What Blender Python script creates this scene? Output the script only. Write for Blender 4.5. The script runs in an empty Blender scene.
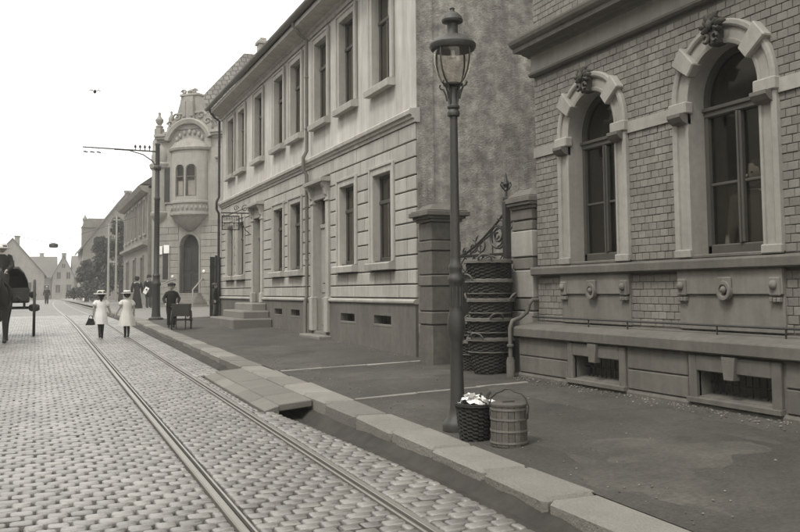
import bpy, math, random
from mathutils import Vector, Matrix
R = math.radians
random.seed(7)
scene = bpy.context.scene
col = scene.collection

# ------------------------------------------------------------------ camera
YAW, PITCH, ROLL = R(22.06), R(4.0), R(-0.5)
CAMH = 1.5
cam_d = bpy.data.cameras.new("camera"); cam = bpy.data.objects.new("camera", cam_d); col.objects.link(cam)
cam_d.sensor_width = 36.0; cam_d.lens = 36.0 * 900 / 800
cam_d.shift_y = -(266 - 227.38) / 800
cam_d.clip_start = 0.05; cam_d.clip_end = 3000
cy, sy, cp, sp = math.cos(YAW), math.sin(YAW), math.cos(PITCH), math.sin(PITCH)
fw = Vector((sy * cp, cy * cp, sp)); rt = Vector((cy, -sy, 0)); up = rt.cross(fw)
rt2 = rt * math.cos(ROLL) + up * math.sin(ROLL); up2 = -rt * math.sin(ROLL) + up * math.cos(ROLL)
cm = Matrix((rt2, up2, -fw)).transposed().to_4x4(); cm.translation = (0, 0, CAMH)
cam.matrix_world = cm
scene.camera = cam

def pix(p):
    """pixel (800x532 frame) of a world point; only used to rank pieces by how large they show"""
    d = Vector(p) - Vector((0, 0, CAMH)); z = d.dot(fw)
    if z < .1: return (-999, -999, 0)
    return (400 + 900 * d.dot(rt2) / z, 227.38 - 900 * d.dot(up2) / z, 900 / z)

# ------------------------------------------------------------------ sky, sun, exposure
SUN_EL, SUN_AZ = R(58), R(-112)          # azimuth measured from +Y towards +X: light from the left, a little behind
world = bpy.data.worlds.new("World"); scene.world = world; world.use_nodes = True
nt = world.node_tree; nt.nodes.clear()
wo = nt.nodes.new("ShaderNodeOutputWorld"); bg = nt.nodes.new("ShaderNodeBackground")
sky = nt.nodes.new("ShaderNodeTexSky"); sky.sky_type = 'NISHITA'; sky.sun_disc = False
sky.sun_elevation = SUN_EL; sky.sun_rotation = SUN_AZ; sky.dust_density = 4.0; sky.air_density = 1.0
bw = nt.nodes.new("ShaderNodeRGBToBW")
mx = nt.nodes.new("ShaderNodeMix"); mx.data_type = 'RGBA'
mx.inputs[0].default_value = 0.75                      # thick even cloud veil over the clear sky
mx.inputs[7].default_value = (13.5, 13.4, 13.1, 1)
nt.links.new(sky.outputs[0], bw.inputs[0]); nt.links.new(bw.outputs[0], mx.inputs[6])
nt.links.new(mx.outputs[2], bg.inputs[0]); bg.inputs[1].default_value = 0.12
nt.links.new(bg.outputs[0], wo.inputs[0])
sl = bpy.data.lights.new("sun", 'SUN'); sl.energy = 1.5; sl.angle = R(12); sl.color = (1, .97, .92)
sun = bpy.data.objects.new("sun", sl); col.objects.link(sun)
sd = Vector((math.sin(SUN_AZ) * math.cos(SUN_EL), math.cos(SUN_AZ) * math.cos(SUN_EL), math.sin(SUN_EL)))
sun.rotation_euler = sd.to_track_quat('Z', 'Y').to_euler(); sun.location = sd * 40
scene.view_settings.view_transform = 'Standard'; scene.view_settings.look = 'None'
scene.view_settings.gamma = 1.0; scene.view_settings.exposure = 0.45
scene.view_settings.use_curve_mapping = False
scene.render.engine = 'CYCLES'
scene.cycles.max_bounces = 6; scene.cycles.diffuse_bounces = 3; scene.cycles.transparent_max_bounces = 12

# ------------------------------------------------------------------ materials (everything sepia-toned)
TINT = (1.0, 0.938, 0.80)
def new_mat(name):
    m = bpy.data.materials.new(name); m.use_nodes = True
    n = m.node_tree.nodes; n.clear()
    o = n.new("ShaderNodeOutputMaterial"); p = n.new("ShaderNodeBsdfPrincipled")
    m.node_tree.links.new(p.outputs[0], o.inputs[0])
    return m, n, m.node_tree.links, p
def _math(n, l, op, a, b=None, c=None):
    k = n.new("ShaderNodeMath"); k.operation = op
    for i, x in enumerate((a, b, c)):
        if x is None: continue
        if isinstance(x, (int, float)): k.inputs[i].default_value = x
        else: l.new(x, k.inputs[i])
    return k.outputs[0]
def mat(name, v, var=.2, scale=9., stain=.2, sscale=.9, rnd=.12, rough=.85, bump=.25, bscale=70., spec=.3,
        tint=TINT, bdist=.006, streak=0., metal=0., tiles=None):
    if tint is TINT:                      # pale things tone less strongly than dark ones
        k_ = min(max((v - .08) / .4, 0), 1); tint = tuple(a + (c - a) * k_ for a, c in zip(TINT, (1, .962, .88)))
    m, n, l, p = new_mat(name)
    g = n.new("ShaderNodeNewGeometry")
    def noise(sc, det=5, rough_=.6, vec=None):
        k = n.new("ShaderNodeTexNoise"); k.inputs["Scale"].default_value = sc; k.inputs["Detail"].default_value = det
        k.inputs["Roughness"].default_value = rough_; l.new(vec or g.outputs["Position"], k.inputs["Vector"])
        return k.outputs[0]
    def cen(x, amp):  # 1-centred factor
        return _math(n, l, 'MULTIPLY_ADD', x, 2 * amp, 1 - amp)
    f = cen(noise(scale), var * 1.6)
    f = _math(n, l, 'MULTIPLY', f, cen(noise(sscale, 4, .65), stain * 1.6))
    oi = n.new("ShaderNodeObjectInfo"); at = n.new("ShaderNodeAttribute"); at.attribute_name = "rnd"
    rr = _math(n, l, 'FRACT', _math(n, l, 'ADD', oi.outputs["Random"], at.outputs["Fac"]))
    f = _math(n, l, 'MULTIPLY', f, cen(rr, rnd))
    if streak:
        mp = n.new("ShaderNodeMapping"); mp.inputs["Scale"].default_value = (3, 3, .25); l.new(g.outputs["Position"], mp.inputs[0])
        f = _math(n, l, 'MULTIPLY', f, cen(noise(1.6, 4, .7, mp.outputs[0]), streak * 1.6))
    hgt = noise(bscale, 3)
    if tiles:
        bt = n.new("ShaderNodeTexBrick"); mp2 = n.new("ShaderNodeMapping"); mp2.inputs["Rotation"].default_value = tiles[2]
        l.new(g.outputs["Position"], mp2.inputs[0]); l.new(mp2.outputs[0], bt.inputs[0])
        bt.inputs["Scale"].default_value = 1.0; bt.inputs["Brick Width"].default_value = tiles[0]; bt.inputs["Row Height"].default_value = tiles[1]
        bt.inputs["Mortar Size"].default_value = tiles[3]; bt.inputs["Mortar Smooth"].default_value = .3
        bt.inputs["Color1"].default_value = (1, 1, 1, 1); bt.inputs["Color2"].default_value = (.75, .75, .75, 1); bt.inputs["Mortar"].default_value = (.3, .3, .3, 1)
        f = _math(n, l, 'MULTIPLY', f, bt.outputs[0])
        hgt = _math(n, l, 'ADD', _math(n, l, 'MULTIPLY', hgt, .3), _math(n, l, 'SUBTRACT', 1, bt.outputs["Fac"]))
    val = _math(n, l, 'MULTIPLY', f, v)
    sc = n.new("ShaderNodeVectorMath"); sc.operation = 'SCALE'; sc.inputs[0].default_value = tint; l.new(val, sc.inputs["Scale"])
    l.new(sc.outputs[0], p.inputs["Base Color"])
    p.inputs["Roughness"].default_value = rough; p.inputs["Specular IOR Level"].default_value = spec; p.inputs["Metallic"].default_value = metal
    if bump:
        b = n.new("ShaderNodeBump"); b.inputs["Strength"].default_value = bump; b.inputs["Distance"].default_value = bdist
        l.new(hgt, b.inputs["Height"]); l.new(b.outputs[0], p.inputs["Normal"])
    return m

def glass_mat(name, tr=.55, refl=.09):
    m, n, l, p = new_mat(name); n.remove(p)
    o = [x for x in n if x.type == 'OUTPUT_MATERIAL'][0]
    t = n.new("ShaderNodeBsdfTransparent"); t.inputs[0].default_value = (tr, tr * .985, tr * .95, 1)
    gl = n.new("ShaderNodeBsdfGlossy"); gl.inputs["Roughness"].default_value = .06; gl.inputs[0].default_value = (.9, .87, .78, 1)
    lw = n.new("ShaderNodeLayerWeight"); lw.inputs[0].default_value = .5
    class _F: pass
    fr = _F(); fr.outputs = [_math(n, l, 'MULTIPLY_ADD', _math(n, l, 'POWER', lw.outputs["Facing"], 4.0), .5, refl)]
    g = n.new("ShaderNodeNewGeometry"); nz = n.new("ShaderNodeTexNoise"); nz.inputs["Scale"].default_value = 2.2
    b = n.new("ShaderNodeBump"); b.inputs["Strength"].default_value = .25; b.inputs["Distance"].default_value = .01
    l.new(g.outputs["Position"], nz.inputs["Vector"]); l.new(nz.outputs[0], b.inputs["Height"]); l.new(b.outputs[0], gl.inputs["Normal"])
    mixs = n.new("ShaderNodeMixShader"); l.new(fr.outputs[0], mixs.inputs[0]); l.new(t.outputs[0], mixs.inputs[1]); l.new(gl.outputs[0], mixs.inputs[2])
    l.new(mixs.outputs[0], o.inputs[0])
    return m

MT = dict(
    earth=mat("earth", .13, rough=.95, bump=.5),
    joint=mat("joint_soil", .028, var=.3, rough=.95, bump=.6),
    sett=mat("granite_sett", .185, var=.2, scale=45, stain=.38, sscale=.4, rnd=.22, rough=.36, bump=.6, bscale=70, spec=.75, tint=(1, .95, .85)),
    roadfar=mat("sett_paving", .22, var=.16, scale=6, stain=.16, sscale=.35, rough=.55, bump=.5, spec=.5, tint=(1, .95, .85), tiles=(.17, .13, (0, 0, 0), .018), bdist=.02),
    rail=mat("rail_steel", .24, var=.12, scale=20, stain=.1, rough=.36, bump=.08, metal=.25, spec=.5),
    groove=mat("rail_groove", .03, rough=.9),
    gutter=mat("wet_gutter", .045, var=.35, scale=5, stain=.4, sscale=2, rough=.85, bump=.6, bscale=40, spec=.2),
    kerb=mat("kerb_granite", .19, var=.15, scale=60, stain=.2, sscale=1.5, rnd=.2, rough=.8, bump=.9, bscale=38, bdist=.012),
    slab=mat("stone_slab", .15, var=.15, scale=50, stain=.2, rough=.8, bump=.4),
    pave=mat("pavement_tar", .058, var=.4, scale=34, stain=.5, sscale=.9, rough=.8, bump=.6, bscale=90, bdist=.01),
    patch=mat("pavement_patch", .072, var=.35, scale=30, stain=.5, sscale=1.5, rough=.9, bump=.6, bscale=80),
    strip=mat("strip_stone", .24, var=.2, stain=.2, rough=.85),
    gravel=mat("gravel", .17, rnd=.5, rough=.9),
    brick=mat("brick_clay", .2, var=.16, scale=40, stain=.18, sscale=.8, rnd=.15, rough=.9, bump=.5, bscale=140, streak=.15),
    mortar=mat("mortar", .115, var=.25, scale=20, stain=.25, rough=.95, bump=.5),
    dress=mat("dressed_stone", .3, var=.12, scale=14, stain=.22, sscale=1.2, rough=.85, bump=.25, streak=.16),
    panel=mat("panel_stone", .17, var=.14, scale=9, stain=.25, sscale=1.5, rough=.88, bump=.3, streak=.25),
    stone=mat("sandstone", .135, var=.15, scale=14, stain=.25, sscale=1.1, rough=.9, bump=.35, streak=.2),
    darkstone=mat("weathered_stone", .11, var=.25, scale=12, stain=.35, sscale=1.6, rough=.9, bump=.5, streak=.2),
    carved=mat("sooty_carving", .075, var=.3, scale=20, stain=.3, rough=.9, bump=.4),
    plaster=mat("pale_plaster", .48, var=.07, scale=5, stain=.22, sscale=.8, rnd=.05, rough=.9, bump=.2, bscale=160, streak=.3),
    rust=mat("rusticated_plaster", .37, var=.1, scale=8, stain=.16, sscale=.7, rnd=.12, rough=.9, bump=.35, bscale=120, streak=.26),
    jointp=mat("plaster_joint", .06, rough=.95),
    plinth=mat("plinth_cement", .15, var=.14, scale=9, stain=.26, sscale=.9, rough=.92, bump=.4, streak=.2),
    render=mat("rough_render", .3, var=.6, scale=5.5, stain=.45, sscale=1.6, rough=.95, bump=.8, bscale=40, bdist=.02, streak=.32),
    roof=mat("roof_slate", .1, var=.2, stain=.2, rough=.7, bump=.4),
    tile=mat("roof_tile", .16, var=.2, scale=3, stain=.2, rough=.8, bump=.6, tiles=(.26, .3, (R(90), 0, 0), .03), bdist=.04),
    zinc=mat("zinc_gutter", .16, var=.2, rough=.6, spec=.4),
    iron=mat("painted_iron", .028, var=.25, scale=25, stain=.25, rough=.5, bump=.2, spec=.5),
    lampiron=mat("lamp_iron", .045, var=.2, scale=20, stain=.25, rough=.55, bump=.25, spec=.5),
    oak=mat("pail_wood", .1, var=.28, scale=30, stain=.25, rnd=.2, rough=.8, bump=.4),
    hoop=mat("hoop_iron", .2, var=.25, rough=.5, spec=.5, metal=.4),
    darkwood=mat("dark_wood", .035, var=.25, scale=14, stain=.3, rough=.75, bump=.4),
    cartwood=mat("cart_wood", .055, var=.3, scale=14, stain=.3, rough=.75, bump=.4),
    paintwood=mat("painted_joinery", .075, var=.12, rough=.6),
    door=mat("door_paint", .3, var=.12, stain=.15, rough=.6, streak=.15),
    curtain=mat("curtain", .62, var=.1, rough=.9),
    wicker=mat("wicker", .03, var=.35, scale=50, stain=.3, rnd=.3, rough=.8, bump=.5),
    wickerpale=mat("wicker_rim", .12, var=.3, scale=40, stain=.3, rough=.75, bump=.4),
    paper=mat("white_paper", .85, var=.05, rough=.9, tint=(1, .98, .93)),
    white=mat("white_cloth", .8, var=.05, stain=.05, rough=.9, tint=(1, .98, .93)),
    palecloth=mat("pale_cloth", .6, var=.06, stain=.08, rough=.9, tint=(1, .97, .88)),
    straw=mat("straw", .55, var=.12, rough=.9),
    skin=mat("skin", .38, var=.06, rnd=.0, rough=.6, bump=0),
    black=mat("black_cloth", .022, var=.2, rough=.9, bump=.2),
    grey=mat("grey_cloth", .09, var=.2, rough=.9, bump=.2),
    hair=mat("dark_hair", .03, var=.3, rough=.6),
    horse=mat("dark_horse_hide", .03, var=.25, scale=6, rough=.55, bump=.15),
    facade=mat("worn_facade", .22, var=.16, scale=4, stain=.22, sscale=.5, rough=.9, bump=.4, streak=.2),
    facadelt=mat("light_facade", .27, var=.12, scale=4, stain=.2, sscale=.4, rough=.9, bump=.3, streak=.2),
    foliage=mat("foliage", .06, var=.3, scale=3, stain=.35, rnd=.5, rough=.7, bump=0, tint=(1, .97, .82)),
    bark=mat("bark", .07, var=.3, scale=12, rough=.95, bump=.6),
    polewood=mat("pole_paint", .3, var=.15, rough=.8),
    enamel=mat("white_enamel", .85, var=.03, rough=.3, tint=(1, .98, .93)),
    glass=glass_mat("window_glass", .72),
    lampglass=glass_mat("lantern_glass", .97, .05),
    room=mat("room_wall", .2, rough=.95),
)

# ------------------------------------------------------------------ mesh helpers
ABS = {}
class MB:
    def __init__(s): s.v = []; s.f = []; s.r = []
    def add(s, vs, fs, rnd=0., M=None):
        b = len(s.v)
        s.v += [tuple(M @ Vector(p)) for p in vs] if M else vs
        s.f += [tuple(i + b for i in f) for f in fs]; s.r += [rnd] * len(fs)
        return s
    def box(s, x0, x1, y0, y1, z0, z1, M=None, rnd=0.):
        return s.add([(x0, y0, z0), (x1, y0, z0), (x1, y1, z0), (x0, y1, z0), (x0, y0, z1), (x1, y0, z1), (x1, y1, z1), (x0, y1, z1)],
                     [(0, 3, 2, 1), (4, 5, 6, 7), (0, 1, 5, 4), (1, 2, 6, 5), (2, 3, 7, 6), (3, 0, 4, 7)], rnd, M)
    def cbox(s, x0, x1, y0, y1, z0, z1, c=.01, M=None, rnd=0., jit=0.):
        """chamfered box"""
        c = min(c, (x1 - x0) * .45, (y1 - y0) * .45, (z1 - z0) * .45)
        X = (x0, x1); Y = (y0, y1); Z = (z0, z1); vs = []; ix = {}
        for a in (0, 1):
            for b in (0, 1):
                for d in (0, 1):
                    sx, sy_, sz = (1 - 2 * a), (1 - 2 * b), (1 - 2 * d)
                    j = [random.uniform(-jit, jit) for _ in range(3)] if jit else (0, 0, 0)
                    base = (X[a] + j[0], Y[b] + j[1], Z[d] + j[2])
                    ix[a, b, d] = len(vs)
                    vs += [(base[0], base[1] + sy_ * c, base[2] + sz * c), (base[0] + sx * c, base[1], base[2] + sz * c), (base[0] + sx * c, base[1] + sy_ * c, base[2])]
        k = lambda a, b, d, w: ix[a, b, d] + w
        fs = []
        for a in (0, 1):
            q = [k(a, 0, 0, 0), k(a, 1, 0, 0), k(a, 1, 1, 0), k(a, 0, 1, 0)]; fs.append(tuple(q if a else q[::-1]))
            q = [k(0, a, 0, 1), k(1, a, 0, 1), k(1, a, 1, 1), k(0, a, 1, 1)]; fs.append(tuple(q[::-1] if a else q))
            q = [k(0, 0, a, 2), k(1, 0, a, 2), k(1, 1, a, 2), k(0, 1, a, 2)]; fs.append(tuple(q if a else q[::-1]))
        for a in (0, 1):
            for b in (0, 1):
                fs.append((k(a, b, 0, 0), k(a, b, 1, 0), k(a, b, 1, 1), k(a, b, 0, 1)) if a == b else (k(a, b, 0, 1), k(a, b, 1, 1), k(a, b, 1, 0), k(a, b, 0, 0)))
                fs.append((k(a, 0, b, 0), k(a, 0, b, 2), k(a, 1, b, 2), k(a, 1, b, 0)) if a == b else (k(a, 1, b, 0), k(a, 1, b, 2), k(a, 0, b, 2), k(a, 0, b, 0)))
                fs.append((k(0, a, b, 1), k(0, a, b, 2), k(1, a, b, 2), k(1, a, b, 1)) if a != b else (k(1, a, b, 1), k(1, a, b, 2), k(0, a, b, 2), k(0, a, b, 1)))
                for d in (0, 1):
                    t = (k(a, b, d, 0), k(a, b, d, 1), k(a, b, d, 2)); fs.append(t if (a + b + d) % 2 else t[::-1])
        return s.add(vs, fs, rnd, M)
    def lathe(s, prof, cx=0., cy=0., seg=20, M=None, sx=1., sy=1., wave=None, rnd=0., caps=True):
        vs = []; fs = []
        for (r, z) in prof:
            for i in range(seg):
                a = 2 * math.pi * i / seg; rr = r * (wave(a, z) if wave else 1)
                vs.append((cx + rr * math.cos(a) * sx, cy + rr * math.sin(a) * sy, z))
        for j in range(len(prof) - 1):
            for i in range(seg):
                i2 = (i + 1) % seg
                fs.append((j * seg + i, j * seg + i2, (j + 1) * seg + i2, (j + 1) * seg + i))
        if caps:
            if prof[0][0] > 1e-5: fs.append(tuple(range(seg))[::-1])
            if prof[-1][0] > 1e-5: fs.append(tuple((len(prof) - 1) * seg + i for i in range(seg)))
        return s.add(vs, fs, rnd, M)
    def tube(s, pts, r, seg=8, M=None, closed=False, rnd=0.):
        pts = [Vector(p) for p in pts]; n = len(pts)
        rs = r if isinstance(r, (list, tuple)) else [r] * n
        vs = []; fs = []; u = None
        for i, p in enumerate(pts):
            if closed: t = pts[(i + 1) % n] - pts[i - 1]
            else: t = pts[min(i + 1, n - 1)] - pts[max(i - 1, 0)]
            t.normalize()
            if u is None:
                u = t.orthogonal().normalized()
            else:
                u = (u - t * u.dot(t)); u = u.normalized() if u.length > 1e-6 else t.orthogonal().normalized()
            w = t.cross(u)
            for k in range(seg):
                a = 2 * math.pi * k / seg
                vs.append(tuple(p + (u * math.cos(a) + w * math.sin(a)) * rs[i]))
        m = n if closed else n - 1
        for i in range(m):
            for k in range(seg):
                k2 = (k + 1) % seg; j = (i + 1) % n
                fs.append((i * seg + k, i * seg + k2, j * seg + k2, j * seg + k))
        if not closed: fs += [tuple(range(seg))[::-1], tuple((n - 1) * seg + k for k in range(seg))]
        return s.add(vs, fs, rnd, M)
    def prism(s, poly, a, b, axis='y', M=None, rnd=0.):
        """extrude a 2-d polygon: axis y -> poly is (x,z); axis x -> (y,z); axis z -> (x,y)"""
        f = {'y': lambda p, t: (p[0], t, p[1]), 'x': lambda p, t: (t, p[0], p[1]), 'z': lambda p, t: (p[0], p[1], t)}[axis]
        n = len(poly); vs = [f(p, a) for p in poly] + [f(p, b) for p in poly]
        fs = [tuple(range(n)), tuple(range(2 * n - 1, n - 1, -1))] + [(i, i + n, (i + 1) % n + n, (i + 1) % n) for i in range(n)]
        return s.add(vs, fs, rnd, M)
    def ball(s, c, r, seg=10, ring=6, M=None, rnd=0.):
        rx, ry, rz = r if isinstance(r, (tuple, list)) else (r, r, r)
        prof = [(max(1e-4, math.sin(math.pi * j / ring)), -math.cos(math.pi * j / ring)) for j in range(ring + 1)]
        vs = []; fs = []
        for (q, z) in prof:
            for i in range(seg):
                a = 2 * math.pi * i / seg; vs.append((c[0] + rx * q * math.cos(a), c[1] + ry * q * math.sin(a), c[2] + rz * z))
        for j in range(ring):
            for i in range(seg):
                i2 = (i + 1) % seg; fs.append((j * seg + i, j * seg + i2, (j + 1) * seg + i2, (j + 1) * seg + i))
        return s.add(vs, fs, rnd, M)
    def build(s, name, m, parent=None, smooth=None, kind=None, label=None):
        xs = [p[0] for p in s.v]; ys = [p[1] for p in s.v]; zs = [p[2] for p in s.v]
        c = Vector(((min(xs) + max(xs)) / 2, (min(ys) + max(ys)) / 2, min(zs)))
        me = bpy.data.meshes.new(name)
        me.from_pydata([(p[0] - c.x, p[1] - c.y, p[2] - c.z) for p in s.v], [], s.f)
        if any(s.r):
            at = me.attributes.new("rnd", 'FLOAT', 'FACE'); at.data.foreach_set("value", s.r)
        me.materials.append(MT[m] if isinstance(m, str) else m)
        if smooth:
            me.shade_smooth(); me.set_sharp_from_angle(angle=R(smooth))
        me.validate()
        return link(name, me, c, parent, kind, label)
def link(name, me, c, parent=None, kind=None, label=None):
    o = bpy.data.objects.new(name, me); col.objects.link(o)
    c = Vector(c); ABS[o] = c.copy()
    if parent: o.parent = parent; o.location = c - ABS[parent]
    else: o.location = c
    if kind: o['kind'] = kind
    if label: o['label'] = label
    return o
def tag(o, label, cat, group=None):
    o['label'] = label; o['category'] = cat
    if group: o['group'] = group
    return o
def thing(name, label, cat, loc, rotz=None, group=None):
    """Empty at the thing's base. rotz given: parts are authored in the thing's own frame, else in world coordinates"""
    o = bpy.data.objects.new(name, None); col.objects.link(o); o.empty_display_size = .2
    o.location = loc; ABS[o] = Vector(loc) if rotz is None else Vector((0, 0, 0))
    if rotz is not None: o.rotation_euler = (0, 0, rotz)
    return tag(o, label, cat, group)
def copy_tree(o, parent=None, offset=None):
    c = o.copy(); col.objects.link(c); c.parent = parent
    if offset is not None: c.location = o.location + Vector(offset); ABS[c] = ABS[o] + Vector(offset)
    for ch in list(o.children): copy_tree(ch, c)
    return c
def inst(name, me, c, parent, rot=None, scale=None):
    o = link(name, me, c, parent)
    if rot: o.rotation_euler = rot
    if scale: o.scale = scale
    return o
def sheet(fn, xs, ys):
    b = MB(); nx, ny = len(xs), len(ys)
    vs = [(x, y, fn(x, y)) for y in ys for x in xs]
    fs = [(j * nx + i, j * nx + i + 1, (j + 1) * nx + i + 1, (j + 1) * nx + i) for j in range(ny - 1) for i in range(nx - 1)]
    return b.add(vs, fs)
def frange(a, b, n): return [a + (b - a) * i / n for i in range(n + 1)]
def wall_cells(b, y0, y1, z0, z1, holes, x0, x1):
    """wall slab between x0 and x1, with rectangular holes (ya,yb,za,zb); no inner faces"""
    ys = sorted({y0, y1} | {min(max(v, y0), y1) for h in holes for v in h[:2]})
    zs = sorted({z0, z1} | {min(max(v, z0), z1) for h in holes for v in h[2:]})
    solid = {}
    for i in range(len(ys) - 1):
        for j in range(len(zs) - 1):
            a, c = (ys[i] + ys[i + 1]) / 2, (zs[j] + zs[j + 1]) / 2
            solid[i, j] = not any(h[0] < a < h[1] and h[2] < c < h[3] for h in holes)
    for (i, j), s_ in solid.items():
        if not s_: continue
        a, c, d, e = ys[i], ys[i + 1], zs[j], zs[j + 1]
        b.add([(x0, a, d), (x0, c, d), (x0, c, e), (x0, a, e)], [(0, 3, 2, 1)])
        b.add([(x1, a, d), (x1, c, d), (x1, c, e), (x1, a, e)], [(0, 1, 2, 3)])
        if not solid.get((i - 1, j)): b.add([(x0, a, d), (x1, a, d), (x1, a, e), (x0, a, e)], [(0, 1, 2, 3)])
        if not solid.get((i + 1, j)): b.add([(x0, c, d), (x1, c, d), (x1, c, e), (x0, c, e)], [(3, 2, 1, 0)])
        if not solid.get((i, j - 1)): b.add([(x0, a, d), (x1, a, d), (x1, c, d), (x0, c, d)], [(3, 2, 1, 0)])
        if not solid.get((i, j + 1)): b.add([(x0, a, e), (x1, a, e), (x1, c, e), (x0, c, e)], [(0, 1, 2, 3)])
    return b

# ------------------------------------------------------------------ ground
def zr(y):
    """road level: a gentle climb that levels off"""
    return .0165 * y if y < 28 else .462 + .1 * (1 - math.exp(-(y - 28) / 6))
def zp(x, y):
    """pavement level: kerb height plus a slight rise towards the houses"""
    t = min(max((x - 3.35) / 2.5, 0), 1)
    return zr(y) + .12 + t * (.07 + max(0, .38 - (.0165 * y + .19)) * (1 if y < 12 else 0))
KX0, KX1 = 2.98, 3.35
S0, S1 = 10.05, 13.9                       # slab crossing
def xe(y):
    """edge of the setts: the gutter widens into a pit before the crossing slab"""
    if y < 5.5: return 2.77
    if y < S0: return 2.77 - .29 * ((y - 5.5) / (S0 - 5.5)) ** 1.5
    return 2.48 if y < S1 else 2.77
RX = (1.2, 2.2)
def drift(y): return 0 if y < 48 else (y - 48) ** 2 * .00022
ysl = frange(-40, 0, 4) + frange(0, 60, 40)[1:] + [80, 120, 200, 400, 900]
g = sheet(lambda x, y: zr(min(max(y, -10), 400)) - .22, [-150, -60, -8, 2, 6, 20, 60, 150], [-60] + ysl[:-1])
o = g.build('ground', 'earth', kind='structure')
road = sheet(lambda x, y: zr(y) - (.034 if y < 41 else .004), [-9, -4, 0, 2.54], sorted([y for y in ysl if y <= 41] + [S0, S1, S1 + .01] + [41.001] + [y for y in ysl if 41 < y <= 400]))
road.v = [(xe(p[1]) + .008 if p[0] > 2.5 else p[0], p[1], p[2]) for p in road.v]
# vertical side of the road bed down into the gutter
yy = sorted(frange(-10, 52, 60) + [S0, S1, S1 + .01])
vs = [(xe(y) + .008, y, zr(y) - .034) for y in yy] + [(xe(y) + .008, y, zr(y) - .2) for y in yy]; n_ = len(yy)
road.add(vs, [(i, i + 1, n_ + i + 1, n_ + i) for i in range(n_ - 1)])
ROAD = road.build('road', 'joint', kind='structure')
b = sheet(lambda x, y: zr(y) + .001, [-9, -4, 0, 2.54, 2.97], frange(41, 60, 10) + [80, 120, 200, 400])
b.build('far_paving', 'roadfar', ROAD, kind='stuff')
b = sheet(lambda x, y: zr(y) + .0005, [-9, -6, -4.15], frange(-8, 41, 20)); b.build('side_paving', 'roadfar', ROAD, kind='stuff')

# granite setts, laid in rows across the street: rounded top, uneven height
def sett_mesh(b, cx, cy_, w, d, z, tilt=(0, 0), rnd=0., jit=.004):
    h = .05; c = min(.016, w * .2, d * .2); vs = []
    def ring(k, zz):
        hx, hy = w / 2 - k * .6, d / 2 - k; cc = c
        for (x, y) in ((hx - cc, hy), (hx, hy - cc), (hx, -hy + cc), (hx - cc, -hy), (-hx + cc, -hy), (-hx, -hy + cc), (-hx, hy - cc), (-hx + cc, hy)):
            x += random.uniform(-jit, jit); y += random.uniform(-jit, jit)
            vs.append((cx + x, cy_ + y, z + zz + tilt[0] * x + tilt[1] * y))
    ring(0, -h); ring(0, -.016); ring(.004, -.005); ring(.012, .0)
    fs = []
    for j in range(3):
        for i in range(8):
            i2 = (i + 1) % 8; fs.append((j * 8 + i2, j * 8 + i, (j + 1) * 8 + i, (j + 1) * 8 + i2))
    fs.append(tuple(range(31, 23, -1)))
    b.add(vs, fs, rnd)
setts = []; rowk = 0
y = 3.3
while y < 41:
    d = random.uniform(.116, .13); rowk += 1
    for (xa, xb) in ((-4.1, RX[0] - .062), (RX[0] + .06, RX[1] - .06), (RX[1] + .062, xe(y))):
        if xa > 2 and S0 - .15 < y < S1 + .1: xb = 2.36
        x = xa; L = xb - xa
        if L < .3:
            ws = [L] if rowk % 2 else [L * .5, L * .5]
        else:
            n_s = max(1, round(L / .15)); w0 = L / n_s; ws = [w0 * .5] * (rowk % 2) + [w0] * (n_s - rowk % 2) + [w0 * .5] * (rowk % 2)
            jt = [random.uniform(-.012, .012) for _ in ws]; ws = [w + jt[i] - (jt[i - 1] if i else 0) if i < len(ws) - 1 else w - jt[i - 1] for i, w in enumerate(ws)] if len(ws) > 1 else ws
        for w in ws:
            setts.append((x + w / 2, y + d / 2 + .008 * math.sin(x * 1.1 + y), w - random.uniform(.014, .022), d - random.uniform(.010, .015)))
            x += w
    y += d
def sett_rank(s_):
    p = pix((s_[0], s_[1], zr(s_[1])))
    return p[2] * s_[2] if -5 < p[0] < 805 and p[1] < 536 else -1
setts.sort(key=sett_rank, reverse=True)
variants = []
for k in range(14):
    b = MB(); sett_mesh(b, 0, 0, .16, .11, 0, (random.uniform(-.018, .018), random.uniform(-.018, .018)))
    me = bpy.data.meshes.new('sett'); me.from_pydata(b.v, [], b.f); me.materials.append(MT['sett']); me.shade_smooth(); me.set_sharp_from_angle(angle=R(50))
    variants.append(me)
for (x, y, w, d) in setts[:300]:
    inst('sett', random.choice(variants), (x, y, zr(y) + random.uniform(-.003, .003)), ROAD, (0.0165, 0, random.uniform(-.03, .03)), (w / .16, d / .11, 1))
b = MB()
for (x, y, w, d) in setts[300:]:
    sett_mesh(b, x, y, w, d, zr(y) + random.uniform(-.003, .003), (random.uniform(-.018, .018), .0165 + random.uniform(-.018, .018)), random.random())
b.build('setts', 'sett', ROAD, smooth=50, kind='stuff')

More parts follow.
